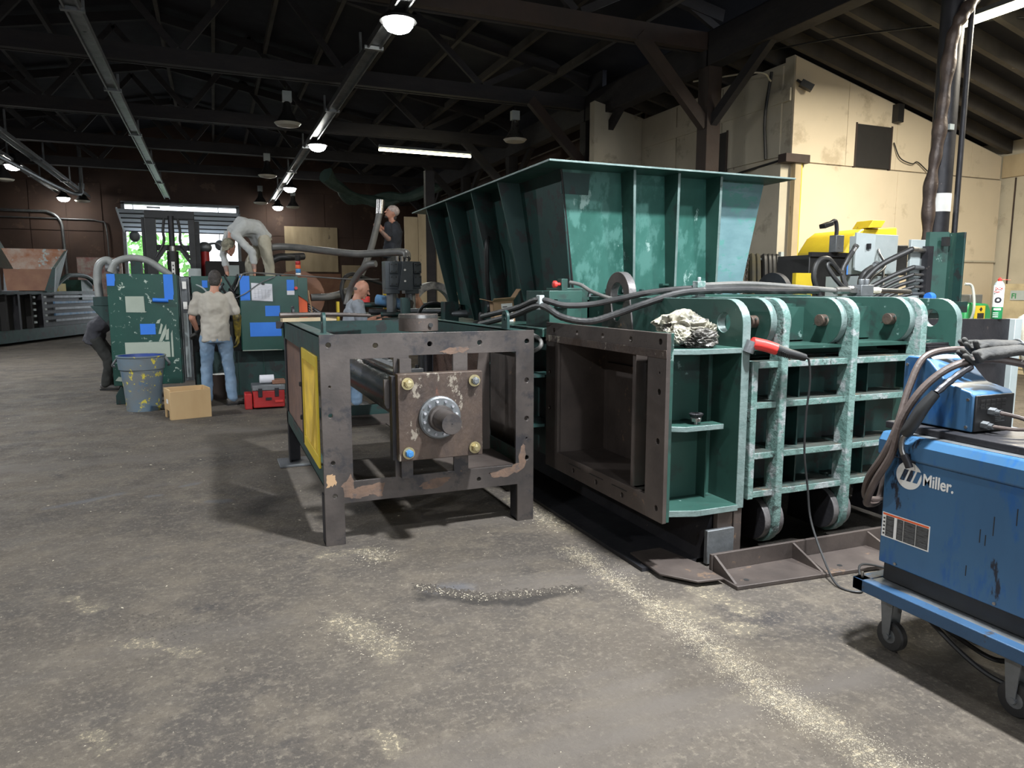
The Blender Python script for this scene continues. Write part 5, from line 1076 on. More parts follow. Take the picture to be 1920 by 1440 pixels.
# big black hoses
tag(MB().tube([(.80, 11.2, 1.75), (.76, 11.2, 2.02), (.84, 11.2, 2.13), (1.1, 11.0, 2.13), (1.5, 10.5, 2.06), (1.85, 10.0, 2.0), (2.1, 9.6, 2.0), (2.32, 9.2, 1.99), (2.33, 9.1, 1.90)], .05, k=10, n=12).build('hydraulic_hose', 'rubbergrey'), 'very thick hose swooping level from the cabinet to the twin valve block', 'hose')
tag(MB().tube([(.74, 11.3, 1.72), (.80, 11.3, 1.90), (.92, 11.3, 1.99), (1.1, 11.3, 2.0), (1.3, 11.4, 2.02)], .055, k=8, n=12).build('hydraulic_hose', 'rubber'), 'short thick black hose curving behind the bending man', 'hose')
tag(MB().cyl((1.25, 11.9, 1.4), (1.25, 12.0, 1.4), .42, n=36).build('disc_wheel', 'rustbrown'), 'large brown disc behind the short black hose', 'wheel')
tag(MB().tube([(2.55, 11.62, 2.93), (2.53, 11.6, 2.74), (2.46, 11.55, 2.48), (2.3, 11.3, 2.1), (2.08, 11, 1.72), (1.9, 10.8, 1.52), (1.6, 10.6, 1.42), (1.28, 10.55, 1.40)], .052, k=10, n=12).build('hydraulic_hose', 'rubbergrey'), 'long thick hose held up vertically by the standing man', 'hose')
tag(MB().cyl((2.53, 11.60, 2.72), (2.555, 11.62, 2.94), .062, .066, n=16).build('hose_end', 'bright'), 'bright metal end piece of the hose held up by the standing man', 'fitting')
tag(MB().tube([(2.05, 9.7, 1.86), (1.95, 9.8, 1.84), (1.85, 10, 1.7), (1.78, 10.2, 1.5), (1.72, 10.2, 1.3)], .045, k=8, n=12).build('hydraulic_hose', 'rubbergrey'), 'second grey hose curving down left of the twin valve block', 'hose')
tag(MB().tube([(1.75, 10.3, 1.2), (1.68, 10.3, 1.5), (1.75, 10.4, 1.68), (1.9, 10.6, 1.74), (2.1, 10.9, 1.7), (2.5, 11.3, 1.6)], .030, k=8, n=10).build('hydraulic_hose', 'black'), 'black hose with a taped collar looping behind the seated-height pipes', 'hose')
for i in range(3): tag(MB().tube([(1.2, 10.6, 1.33-.03*i), (1.4, 10.4, 1.18-.04*i), (1.6, 10.2, 1.08-.03*i), (1.8, 10.0, 1.04-.02*i)], .022, k=8).build('hydraulic_hose', 'rubber'), ['upper', 'middle', 'lower'][i]+' of three black hoses drooping right of the orange panel', 'hose')
tag(MB().tube([(1.24, 10.45, 1.5), (1.28, 10.45, 1.2), (1.30, 10.45, .95)], .008, k=6).build('cable', 'cardboard'), 'thin tan wire hanging in front of the orange panel', 'cable')
# mast (behind cabinet)
ms = thing('forklift_mast', 'black forklift mast with central lift cylinder standing in front of the bay door', 'mast', (-.6, 13.5, 0))
for x0, x1 in ((-1.00, -.84), (-.34, -.24)): bx(x0, x1, 13.5, 13.65, 0.02, 2.80).build('rail', 'black', ms, bevel=.006)
bx(-1.06, -1.0, 13.6, 13.8, .02, 2.72).build('outer_rail', 'black', ms); bx(-.24, -.17, 13.6, 13.8, .02, 2.68).build('outer_rail', 'black', ms)
bx(-1.0, -.24, 13.48, 13.6, 2.70, 2.83).build('cross_head', 'black', ms, bevel=.006)
for z in (2.18, 1.60): bx(-.84, -.34, 13.6, 13.7, z, z+.09).build('cross_bar', 'black', ms)
MB().cyl((-.60, 13.45, 1.0), (-.60, 13.45, 2.16), .09, n=18).build('lift_cylinder', 'black', ms); MB().cyl((-.60, 13.45, 2.16), (-.60, 13.45, 2.24), .055, n=16).build('gland', 'bright', ms)
MB().cyl((-.60, 13.45, 2.24), (-.60, 13.45, 2.74), .045, n=12).build('piston', 'darksteel', ms)
bx(-.625, -.575, 13.34, 13.36, 1.40, 1.98).build('scale_strip', 'white', ms)
for i in range(8): bx(-.61, -.59, 13.335, 13.341, 1.45+.065*i, 1.475+.065*i).build('mark', 'black', ms)
for s in (-1, 1):
    MB().tube([(-.60+s*.1, 13.5, 2.72), (-.60+s*.13, 13.5, 2.5), (-.60+s*.13, 13.5, 2.3), (-.60+s*.26, 13.5, 2.05)], .022).build('chain_hose', 'black', ms)
    MB().beam((-.60+s*.12, 13.5, 2.20), (-.60+s*.28, 13.5, 1.95), .04, .05).build('strut', 'black', ms)
for x, z in ((-.95, 2.86), (-.6, 2.9)): MB().box(x, x+.2, 13.4, 13.5, z, z+.02).build('guard_bar', 'greymetal', ms)
fk = thing('lift_truck', 'dark truck body and tanks silhouetted in the bay door', 'vehicle', (-.2, 14.5, 0))
bx(-.9, .9, 14, 16, .2, 1.75).build('body', 'void', fk, bevel=.03)
bx(-.1, .62, 13.3, 13.9, 1.2, 2.0).build('housing', 'void', fk, bevel=.02)
MB().cyl((-.10, 13.8, 1.6), (-.10, 13.8, 2.25), .07, n=14).build('tank', 'red', fk); MB().ell((-.10, 13.8, 2.25), (.12, .1, .1)).build('dome', 'greymetal', fk)
MB().tube([(-.1, 13.8, 2.3), (.1, 13.8, 2.32), (.2, 13.8, 2.2), (.22, 13.8, 1.9)], .02).build('pipe', 'greymetal', fk)
bx(-1.25, -1.1, 13.5, 13.9, 1.5, 2.0).build('cover', 'green_dark', fk)
for x0, x1, z0, z1 in ((-.36, -.17, 1.72, 1.86), (.22, .42, 1.74, 1.92)): bx(x0, x1, 12.9, 12.92, z0, z1).build('plate', 'lightgrey', fk, bevel=.003)
MB().box(-.27, -.26, 12.9, 12.92, 1.5, 1.72).box(.31, .32, 12.9, 12.92, 1.5, 1.74).build('stem', 'greymetal', fk)
# bin
bi = thing('trash_barrel', 'grey round trash barrel splashed with blue and yellow paint', 'bin', (-.88, 9.95, 0))
c_ = (-.88, 10.02, 0)
MB().lathe([(.19, .01), (.2, .0), (.235, .52), (.262, .525), (.27, .60), (.275, .67), (.285, .68), (.285, .695), (.262, .695), (.25, .55), (.19, .03)], c_, 32).build('body', 'binplastic', bi)
MB().lathe([(.262, .694), (.245, .60), (.215, .40)], c_, 32, cap=False).build('liner', 'binblue', bi)
MB().lathe([(.0, .42), (.217, .42)], c_, 32, cap=False).build('contents', 'black', bi)
for s in (-1, 1): MB().tube([(c_[0]+s*.27, c_[1]-.06, .66), (c_[0]+s*.32, c_[1]-.05, .58), (c_[0]+s*.30, c_[1], .56), (c_[0]+s*.32, c_[1]+.05, .58), (c_[0]+s*.27, c_[1]+.06, .66)], .012).build('handle', 'greymetal', bi)
# crate
cr_ = thing('wooden_crate', 'open plywood crate with notched feet on the floor beside the barrel', 'crate', (-.35, 9.26, 0), R_(14))
C0, C1, D0, D1, CH = -.575, -.125, 9.09, 9.43, .35
cw = 'wood'
MB().prism([(C0, .0), (C1, .0), (C1, CH-.01), (C0, CH-.02)], 'y', D0, D0+.018).build('front_board', cw, cr_, bevel=.002)
MB().prism([(C0, .09), (C1, .09), (C1, CH), (C0, CH)], 'y', D1-.018, D1).build('back_board', cw, cr_, bevel=.002)
for x in (C0, C1-.018): MB().prism([(D0+.02, 0), (D0+.08, 0), (D0+.08, .10), (D1-.10, .10), (D1-.10, 0), (D1-.02, 0), (D1-.02, CH), (D0+.02, CH)], 'x', x, x+.018).build('end_board', cw, cr_, bevel=.002)
bx(C0+.018, C1-.018, D0+.018, D1-.018, .10, .115).build('bottom', cw, cr_)
bx(C0-.002, C0, D0+.1, D0+.2, .18, .23).build('label', 'white', cr_)
# toolbox stack
tb = thing('tool_box', 'red stackable tool box with grey organiser lid on the floor', 'toolbox', (.62, 9.6, 0))
bx(.40, .78, 9.45, 9.75, .02, .24).build('body', 'red', tb, bevel=.012)
bx(.39, .79, 9.44, 9.76, .24, .31).build('lid', 'greymetal', tb, bevel=.008)
for x in (.46, .66): bx(x, x+.05, 9.43, 9.45, .16, .27).build('latch', 'darksteel', tb, bevel=.003)
MB().box(.55, .62, 9.43, 9.45, .12, .15).build('handle', 'black', tb)
bx(.66, .76, 9.435, 9.45, .08, .11).build('handle', 'redbrite', tb, bevel=.004)
t2 = bx(.30, .39, 9.5, 9.75, .0, .2).build('small_case', 'red', bevel=.01); tag(t2, 'small red case on the floor left of the tool box', 'toolbox')
tag(MB().lathe([(.035, -.09), (.055, -.085), (.055, .085), (.035, .09)], (.58, 9.6, .37), 18, 'x').build('paper_roll', 'paper'), 'pale blue-white roll lying on the tool box lid', 'roll')
tag(bx(.64, .80, 9.5, 9.7, .312, .36).build('tool_tray', 'rustbrown', bevel=.005), 'brown tray lying on the right half of the tool box lid', 'tray')
# bucket & stool between man's legs
bk = MB().lathe([(.10, 0), (.125, .34), (.13, .35), (.12, .35), (.1, .02)], (.03, 10.6, 0), 20).build('paint_pail', 'timberbrown'); tag(bk, 'dark pail with a pale rim behind the legs of the man at the cabinet', 'bucket')
MB().lathe([(.12, .345), (.131, .352)], (.03, 10.6, 0), 20).build('rim', 'white', bk)
# ================================================================ CENTRE BACK: green bed with pipes
bd = thing('machine_bed', 'long low green steel bed carrying pipes behind the bare guard frame', 'machine', (2.6, 8.5, 0))
bx(1.95, 3.4, 7.1, 11.4, 1.06, 1.16).build('table', 'green_dark', bd, bevel=.005)
bx(1.95, 3.4, 7.1, 7.16, .5, 1.06).build('apron', 'black', bd)
for x in (2.0, 3.3):
    for y in (7.2, 9.2, 11.2): bx(x, x+.1, y, y+.1, 0, 1.06).build('leg', 'black', bd)
bx(2.4, 3.6, 11.4, 13.2, 1.22, 1.28).build('platform', 'green_dark', bd); 
for x in (2.45, 3.5): bx(x, x+.08, 12.9, 13.0, 0, 1.22).build('leg', 'black', bd)
for (a, b, r, m1, lab) in (((1.7, 9.9, 1.31), (3.2, 9.5, 1.28), .035, 'green_dark', 'upper dark green pipe lying behind the old man'),
                        ((1.95, 9.0, 1.20), (3.3, 8.6, 1.20), .03, 'green_dark', 'middle dark green pipe on the bed'),
                        ((2.1, 8.2, 1.26), (2.95, 8.0, 1.26), .035, 'greymetal', 'pale grey pipe running to the right on the bed'),
                        ((1.9, 9.5, 1.22), (2.5, 9.3, 1.2), .04, 'darksteel', 'short dark pipe under the blue elbow')):
    tag(MB().cyl(a, b, r, n=12).build('steel_pipe', m1), lab, 'pipe')
fp = thing('flanged_pipe', 'grey pipe ending in a square bolt flange held by a green block', 'pipe', (2.75, 7.4, 1.25))
MB().cyl((2.35, 7.45, 1.25), (2.80, 7.3, 1.25), .04, n=14).build('pipe', 'greymetal', fp)
MB().cyl((2.80, 7.3, 1.25), (2.83, 7.29, 1.25), .075, n=8).build('flange', 'greymetal', fp, bevel=.004); MB().cyl((2.831, 7.289, 1.25), (2.836, 7.287, 1.25), .03, n=12).build('bore', 'black', fp)
MB().box(2.30, 2.46, 7.40, 7.55, 1.16, 1.38).build('clamp_block', 'green_dark', fp, bevel=.006)
tag(MB().box(1.98, 2.08, 8.0, 8.1, 1.16, 1.42).build('clamp_block', 'green_dark', bevel=.006), 'dark green clamp block left of the turned steel ring', 'block')
tag(MB().lathe([(.04, 0), (.10, .0), (.10, .02), (.05, .03), (.05, .1), (.04, .12)], (2.55, 6.9, 1.16), 16).build('black_flange', 'black'), 'small black flange standing on the front corner of the bed', 'fitting')
vb = thing('valve_block', 'dark grey twin valve block on two stub cylinders', 'valve', (2.25, 9.0, 1.2))
bx(2.02, 2.48, 9.0, 9.2, 1.52, 1.87).build('block', 'gunmetal', vb, bevel=.004)
MB().prism([(2.24, 1.87), (2.36, 1.87), (2.36, 1.50), (2.17, 1.50)], 'y', 8.95, 9.0).build('front_plate', 'gunmetal', vb, bevel=.003)
for x in (2.07, 2.38):
    for z in (1.72, 1.56):
        q = bx(x, x+.10, 8.96, 9.0, z, z+.13).build('port_plate', 'gunmetal', vb, bevel=.003)
        for dx in (.02, .08):
            for dz in (.02, .11): MB().cyl((x+dx, 8.96, z+dz), (x+dx, 8.945, z+dz), .009, n=6).build('bolt', 'black', q)
for z in (1.62, 1.76): MB().cyl((2.26, 8.95, z), (2.26, 8.945, z), .014, n=12).build('port', 'white', vb)
for x in (2.11, 2.36):
    MB().cyl((x, 9.08, 1.17), (x, 9.08, 1.48), .065, n=16).build('stub_cylinder', 'greymetal', vb); MB().box(x-.09, x+.09, 8.99, 9.17, 1.46, 1.52).build('collar', 'gunmetal', vb, bevel=.004)
for x in (2.20, 2.26, 2.32): MB().cyl((x, 9.1, 1.87), (x, 9.1, 1.94), .02, n=8).build('fitting', 'bright', vb)
tag(MB().tube([(1.97, 9.3, 1.38), (2.1, 9.2, 1.36), (2.25, 9.1, 1.32), (2.32, 9.0, 1.31)], .07, k=6, n=14).build('pipe_elbow', 'bluepaint'), 'fat blue painted pipe elbow lying on the bed', 'pipe')
tag(MB().cyl((2.30, 9.03, 1.312), (2.335, 8.985, 1.305), .076, n=16).build('pipe_mouth', 'black'), 'dark open mouth ring of the blue pipe elbow', 'pipe')
tag(MB().tube([(2.1, 7.8, 1.2), (2.15, 7.7, 1.33), (2.3, 7.7, 1.36), (2.42, 7.7, 1.3), (2.46, 7.7, 1.2)], .018, k=8).build('rubber_strap', 'black'), 'black looped hose behind the turned steel ring', 'hose')
tag(MB().tube([(2.3, 8, 1.18), (2.5, 8, 1.27), (2.8, 8, 1.30), (3.1, 8, 1.22)], .012, k=8).build('cable', 'rubber'), 'black cable humped over the bed right of the steel ring', 'cable')
# chrome arch ring
ar = thing('chrome_ring', 'upright bright metal ring arch behind the valve block', 'ring', (2.78, 9.5, 1.16))
ro, ri = .34, .25
pts = [(2.78+ro*cos(R_(a)), 1.26+ro*1.05*sin(R_(a))) for a in range(0, 181, 9)]+[(2.78+ri*cos(R_(a)), 1.26+ri*1.05*sin(R_(a))) for a in range(180, -1, -9)]
MB().prism(pts, 'y', 9.4, 9.6).build('arch', 'chrome', ar)
tag(MB().tube([(2.9, 9.35, 1.66), (3.05, 9.3, 1.62), (3.16, 9.3, 1.5), (3.2, 9.3, 1.3)], .012, k=8).build('cable', 'black'), 'black cable bending over the bright ring arch', 'cable')
tag(MB().lathe([(.06, 0), (.09, .02), (.09, .14), (.05, .22), (.03, .25), (.03, .30)], (2.52, 9.35, 1.17), 18).build('gas_bottle', 'rustbrown'), 'small brown gas bottle beside the ring arch', 'bottle')
tag(MB().plate([(2.82, 1.16), (2.82, 1.42)]+[(2.89-.07*cos(R_(a)), 1.42+.07*sin(R_(a))) for a in range(0, 181, 20)]+[(2.96, 1.16)], [(2.89, 1.41, .03)], 'y', 8.9, 8.94).build('lug_plate', 'green_dark', bevel=.003), 'green lug plate with a hole standing right of the ring arch', 'lug')
fe = thing('fire_extinguisher', 'small red and white fire extinguisher by the hopper side', 'extinguisher', (3.12, 9.0, 1.17))
MB().lathe([(.04, 0), (.05, .01), (.05, .16), (.02, .2), (.02, .24)], (3.12, 9.0, 1.17), 16).build('body', 'redbrite', fe); MB().lathe([(.051, .03), (.051, .12)], (3.12, 9, 1.17), 16, cap=False).build('label', 'white', fe); MB().beam((3.08, 9, 1.42), (3.2, 9, 1.44), .03, .02).build('handle', 'black', fe)
tag(bx(1.80, 2.0, 9.9, 10.1, 1.30, 1.42).build('red_case', 'redbrite', bevel=.01), 'red case on the bed behind the old man', 'toolbox')
tag(bx(2.22, 2.38, 10, 10.1, 1.22, 1.52).build('yellow_bottle_box', 'yellow', bevel=.005), 'yellow box between the two stub cylinders', 'box')
tag(MB().lathe([(.04, 0), (.04, .12), (.015, .16), (.015, .2)], (2.27, 9.9, 1.3), 14).build('bottle', 'bluepaint'), 'small blue bottle between the two stub cylinders', 'bottle')
tag(bx(1.55, 1.58, 9.9, 10.0, .5, 1.35).build('yellow_bar', 'yellow', bevel=.003), 'upright yellow bar left of the old man', 'bar')
tag(bx(1.2, 1.9, 12.5, 12.52, .95, .98).build('rail', 'board'), 'thin pale rail beyond the orange panel', 'rail')
pa = thing('plywood_partition', 'tall pale plywood boards standing between the dark posts left of the hopper', 'partition', (4.7, 16, 0))
for x0, x1, z1 in ((4.05, 4.36, 3.15), (4.37, 4.55, 3.25), (4.80, 5.11, 3.42), (5.12, 5.42, 3.40)): bx(x0, x1, 16, 16.04, 0.01, z1).build('board', 'board', pa, bevel=.004)
bx(4.57, 4.78, 16.05, 16.2, 0.01, 4.2).build('upright', 'timber', pa)
# cardboard box
cbx = thing('cardboard_box', 'open cardboard carton with shipping label beside the hopper', 'box', (2.3, 5.7, 1.18))
Rz = Matrix.Translation((2.32, 5.75, 1.18)) @ Matrix.Rotation(R_(-14), 4, 'Z') @ Matrix.Rotation(R_(-5), 4, 'Y')
MB().box(-.09, .09, -.12, -.115, 0, .235, Rz).box(-.09, .09, .115, .12, 0, .235, Rz).box(-.09, -.085, -.12, .12, 0, .235, Rz).box(.085, .09, -.12, .12, 0, .235, Rz).box(-.09, .09, -.12, .12, 0, .005, Rz).build('carton', 'cardboard', cbx)
for m4, l in ((Rz @ Matrix.Translation((-.09, 0, .235)) @ Matrix.Rotation(R_(-72), 4, 'Y'), .09), (Rz @ Matrix.Translation((.09, 0, .235)) @ Matrix.Rotation(R_(40), 4, 'Y'), .11)):
    MB().box(-.003, .003, -.12, .12, 0, l, m4).build('flap', 'cardboard', cbx)
MB().box(-.09, .09, -.003, .003, 0, .09, Rz @ Matrix.Translation((0, -.12, .235)) @ Matrix.Rotation(R_(75), 4, 'X')).build('flap', 'cardboard', cbx)
lb = MB().box(-.02, .075, -.1225, -.120, .05, .21, Rz).build('shipping_label', 'white', cbx)
mb = MB()
for i in range(7): mb.box(-.01+.012*i, -.005+.012*i, -.124, -.1224, .065, .10, Rz)
for i in range(4): mb.box(-.01, .06-.01*i, -.124, -.1224, .125+.018*i, .132+.018*i, Rz)
mb.build('label_print', 'black', lb)
# ================================================================ LEFT BACKGROUND BALER
lb_ = thing('second_baler', 'long dark baler with rusty open hopper along the left far wall', 'machine', (-4.7, 24, 0))
A = Vector((-5.75, 21.2, 0)); D = Vector((.27, .96, 0)).normalized(); N_ = Vector((D.y, -D.x, 0))
def loc_(s, n, z): return A+D*s+N_*n+Vector((0, 0, z))
def obx(s0, s1, n0, n1, z0, z1): return MB().hexa([loc_(s0, n0, z0), loc_(s1, n0, z0), loc_(s1, n1, z0), loc_(s0, n1, z0)], [loc_(s0, n0, z1), loc_(s1, n0, z1), loc_(s1, n1, z1), loc_(s0, n1, z1)])
obx(-2, 7.5, -1.6, -.05, .12, 1.42).build('body', 'black', lb_)
obx(-2, 7.6, -1.7, .05, .08, .42).build('base_rail', 'green_dark', lb_)
obx(-2, 7.5, -1.7, .04, 1.38, 1.48).build('top_rail', 'green_dark', lb_)
for i in range(9): obx(-1.3+.62*i, -1.2+.62*i, -.06, .1, .42, 1.40).build('stiffener', 'void' if i % 2 else 'darksteel', lb_)
for i in range(5): obx(4.5, 7.2, .0, .05, .56+.18*i, .63+.18*i).build('tie_rod', 'bluepaint' if i % 2 else 'greymetal', lb_)
for i in range(5):
    for s_ in (3.2, 3.8): obx(s_, s_+.12, .02, .1, .56+.18*i, .62+.18*i).build('bolt_plate', 'lightgrey', lb_)
MB().prism([(-5.25, 2.0), (-3.98, 2.0), (-3.80, 2.66), (-5.35, 2.66)], 'y', 23.8, 23.84).build('hopper_back', 'rustorange', lb_)
MB().prism([(-5.05, 1.5), (-4.17, 1.5), (-4.0, 2.07), (-5.1, 2.07)], 'y', 22.7, 22.74).build('hopper_front', 'rustbrown', lb_)
MB().hexa([(-4.2, 22.68, 1.48), (-4.12, 22.68, 1.48), (-4.12, 23.9, 1.48), (-4.2, 23.9, 1.48)], [(-3.98, 22.68, 2.1), (-3.9, 22.68, 2.1), (-3.78, 23.9, 2.66), (-3.84, 23.9, 2.66)]).build('hopper_side', 'green_dark', lb_)
MB().hexa([(-4.12, 22.5, 1.46), (-3.95, 22.5, 1.46), (-3.95, 22.7, 1.46), (-4.12, 22.7, 1.46)], [(-3.95, 22.5, 2.08), (-3.88, 22.5, 2.08), (-3.88, 22.7, 2.08), (-3.95, 22.7, 2.08)]).build('hopper_stiffener', 'green_dark', lb_)
bx(-6.4, -5.1, 22.4, 24.2, 1.48, 2.1).build('feed_housing', 'black', lb_)
MB().hexa([(-6.4, 22.4, 2.1), (-5.1, 22.4, 2.1), (-5.1, 24.2, 2.1), (-6.4, 24.2, 2.1)], [(-6.4, 22.4, 3.0), (-5.45, 22.4, 2.9), (-5.45, 24.2, 2.9), (-6.4, 24.2, 3.0)]).build('feed_housing', 'green_dark', lb_)
tag(MB().tube([loc_(4.2, .1, 1.5), loc_(5.0, .1, 1.85), loc_(5.5, .1, 1.98), loc_(6.6, .1, 1.95), loc_(7.4, .1, 1.6)], .07, k=6).build('folded_lifter', 'green_dark'), 'green articulated arm above the far left baler', 'arm')
tag(obx(5.3, 5.8, -.6, -.2, 1.48, 1.72).build('yellow_case', 'yellow'), 'yellow case on the far left baler', 'box')
tag(obx(6.4, 7.2, -.6, .0, 1.2, 1.85).build('green_gearbox', 'green'), 'green gearbox at the right end of the far left baler', 'box')
# debris chips
rnd = random.Random(3)
def chips(name, spots, m, lab):
    mb = MB()
    for (x0, y0, x1, y1, sx, n, s) in spots:
        for i in range(n):
            t = rnd.random(); x = x0+(x1-x0)*t+rnd.gauss(0, sx); y = y0+(y1-y0)*t+rnd.gauss(0, sx)
            a = rnd.random()*6.28; q = s*(.4+rnd.random()); h = q*.35
            c, sn = cos(a)*q, sin(a)*q
            mb.add([(x+c, y+sn, .0005), (x-sn*.4, y+c*.4, .0005), (x-c, y-sn, .0005), (x+sn*.4, y-c*.4, .0005), (x, y, h)], [(0, 1, 4), (1, 2, 4), (2, 3, 4), (3, 0, 4)])
    o = mb.build(name, m, loc=(1.5, 2.5, 0)); tag(o, lab, 'debris', kind='stuff')
chips('wood_chips', [(1.86, 3.55, 1.88, 2.4, .05, 1600, .0038), (1.88, 2.45, 1.86, 1.75, .06, 2600, .003), (1.86, 1.9, 1.95, 1.3, .06, 2800, .0024), (.46, 3.15, .64, 2.8, .08, 350, .004), (.74, 3.95, .8, 3.85, .06, 160, .005), (-.6, 5, 1.8, 2, .9, 900, .0035), (2.0, 3.9, 1.95, 4.5, .08, 400, .006), (-3, 12, 1, 5, 1.2, 260, .009), (.88, 3.38, 1.14, 3.14, .02, 160, .007), (1.14, 3.14, 1.62, 3.04, .02, 160, .006)], 'chips', 'pale wood chips and dust scattered along the floor')
chips('dirt_crumbs', [(.88, 3.38, 1.14, 3.14, .025, 550, .010), (1.14, 3.14, 1.62, 3.04, .025, 650, .010), (-.4, 3.6, -.2, 3.3, .08, 200, .005), (-1, 5, 2, 1.6, 1, 900, .003), (2.7, 3.0, 4.2, 3.2, .12, 700, .007)], 'chipsdark', 'dark crumbs of dirt scattered on the floor')
# ================================================================ PEOPLE
def remesh(o, v, it=2):
    r = o.modifiers.new('r', 'REMESH'); r.mode = 'VOXEL'; r.voxel_size = v; r.use_smooth_shade = True
    s_ = o.modifiers.new('s', 'SMOOTH'); s_.iterations = it
def wrinkle(o, strength=.02, size=.12):
    t = bpy.data.textures.new('folds', 'CLOUDS'); t.noise_scale = size
    d = o.modifiers.new('d', 'DISPLACE'); d.texture = t; d.strength = strength; d.mid_level = .5
def hand(mb, wr, dirv, pn, s=1, curl=.35, th=1):
    # palm, four unequal bent fingers, thumb from the side; pn = direction the palm faces
    d = Vector(dirv).normalized(); n_ = Vector(pn); n_ = (n_-d*n_.dot(d)).normalized(); sd = d.cross(n_)*th; w_ = Vector(wr)
    mb.loft([(w_-d*.01, .026*s, .019*s), (w_+d*.03*s, .037*s, .017*s), (w_+d*.07*s, .042*s, .014*s), (w_+d*.092*s, .038*s, .012*s)], sd, 12)
    for i, l in enumerate((.062, .075, .07, .052)):
        b = w_+d*.085*s+sd*(.030-.020*i)*s; a = b+(d*cos(curl)+n_*sin(curl)).normalized()*l*.55*s
        c = a+(d*cos(curl*2.6)+n_*sin(curl*2.6)).normalized()*l*.5*s
        mb.cap(b, a, .0098*s, .009*s, 8); mb.cap(a, c, .009*s, .0078*s, 8)
    b = w_+d*.025*s+sd*.028*s; a = b+(d*.7+sd*.7+n_*.25).normalized()*.042*s; c = a+(d*.95+sd*.15+n_*.4).normalized()*.034*s
    mb.cap(b, a, .0125*s, .0105*s, 8); mb.cap(a, c, .0105*s, .009*s, 8)
def person(label, base, J, shirt, trous, sleeve='short', hair=None, hat=None, gloves=None, armm='skin', shoes=True, hem=0, face=True, beard=False, print_=False):
    b = Vector(base); t = thing('person', label, 'person', base)
    j = {k: b+Vector(v) for k, v in J.items() if k not in ('hf', 'hu', 'hdL', 'hdR', 'pnL', 'pnR')}
    lat = (j['shR']-j['shL']).normalized()
    hf = Vector(J['hf']).normalized(); hu = Vector(J['hu']); hu = (hu-hf*hu.dot(hf)).normalized(); hs = hf.cross(hu)
    HR = Matrix((hs, hf, hu)).transposed(); hc = j['head']
    mb = MB()
    mb.loft([(j['pelvis']-(j['chest']-j['pelvis']).normalized()*.10, .13, .10), (j['pelvis'], .155, .115), (j['waist'], .14, .105), (j['chest'], .165, .115), (j['neck']-(j['neck']-j['chest']).normalized()*.05, .15, .085), (j['neck'], .06, .055)], lat)
    mb.cap(j['neck']-(hc-j['neck'])*.2, hc-hu*.05-hf*.01, .056, .052)
    mb.ell(hc, (.074, .094, .112), HR, 20, 14)
    mb.ell(hc+hf*.028-hu*.062, (.052, .056, .050), HR, 14, 9)     # jaw
    mb.ell(hc+hf*.072-hu*.100, (.022, .018, .018), HR, 10, 7)    # chin
    mb.cap(hc+hf*.088+hu*.008, hc+hf*.112-hu*.030, .009, .0145, 8)  # nose
    mb.ell(hc+hf*.086+hu*.026, (.05, .012, .010), HR, 12, 6)     # brow
    mb.ell(hc+hf*.090-hu*.064, (.024, .010, .010), HR, 10, 6)    # lips
    for s_ in (-1, 1): mb.ell(hc+hs*.076*s_-hf*.006-hu*.005, (.010, .020, .032), HR, 10, 7)
    for s_ in ('L', 'R'):
        mb.cap(j['sh'+s_], j['el'+s_], .050, .040); mb.cap(j['el'+s_], j['wr'+s_], .041, .027)
        if gloves is None: hand(mb, j['wr'+s_], J['hd'+s_], J['pn'+s_], 1, .5, 1 if s_ == 'L' else -1)
        mb.cap(j['hip'+s_], j['kn'+s_], .082, .055); mb.cap(j['kn'+s_], j['an'+s_], .056, .038)
    body = mb.build('body', 'skin', t); remesh(body, .0085, 2)
    if armm != 'skin':
        for s_ in ('L', 'R'):
            a = j['el'+s_]; o = MB().cap(a, a.lerp(j['wr'+s_], .88), .0425, .030).build('tattooed_forearm', armm, t)
    # clothes
    mb = MB(); dn = (j['pelvis']-j['waist']).normalized()
    mb.loft([(j['pelvis']+dn*(.06+hem), .182, .145), (j['pelvis'], .180, .145), (j['waist'], .172, .140), (j['chest'], .192, .142), (j['neck']-(j['neck']-j['chest']).normalized()*.05, .170, .105), (j['neck']-(j['neck']-j['chest']).normalized()*.005, .075, .066)], lat, 24)
    fr = {'short': .62, 'long': 1.0}[sleeve]
    for s_ in ('L', 'R'):
        if sleeve == 'short': mb.cap(j['sh'+s_], j['sh'+s_].lerp(j['el'+s_], .72), .060, .070, 14)
        else: mb.cap(j['sh'+s_], j['el'+s_], .064, .054, 14); mb.cap(j['el'+s_], j['el'+s_].lerp(j['wr'+s_], .55 if sleeve == 'long' else 1), .054, .044, 14)
    o = mb.build('shirt', shirt, t); remesh(o, .014, 2); wrinkle(o, .042, .10)
    mb = MB()
    mb.loft([(j['pelvis']-dn*.06, .155, .122), (j['pelvis'], .168, .132), (j['pelvis']+dn*.10, .165, .13)], lat, 20)
    for s_ in ('L', 'R'): mb.cap(j['hip'+s_], j['kn'+s_], .100, .074, 14); mb.cap(j['kn'+s_], j['an'+s_]+(j['kn'+s_]-j['an'+s_])*.04, .074, .068, 14)
    o = mb.build('trousers', trous, t); remesh(o, .014, 2); wrinkle(o, .026, .09)
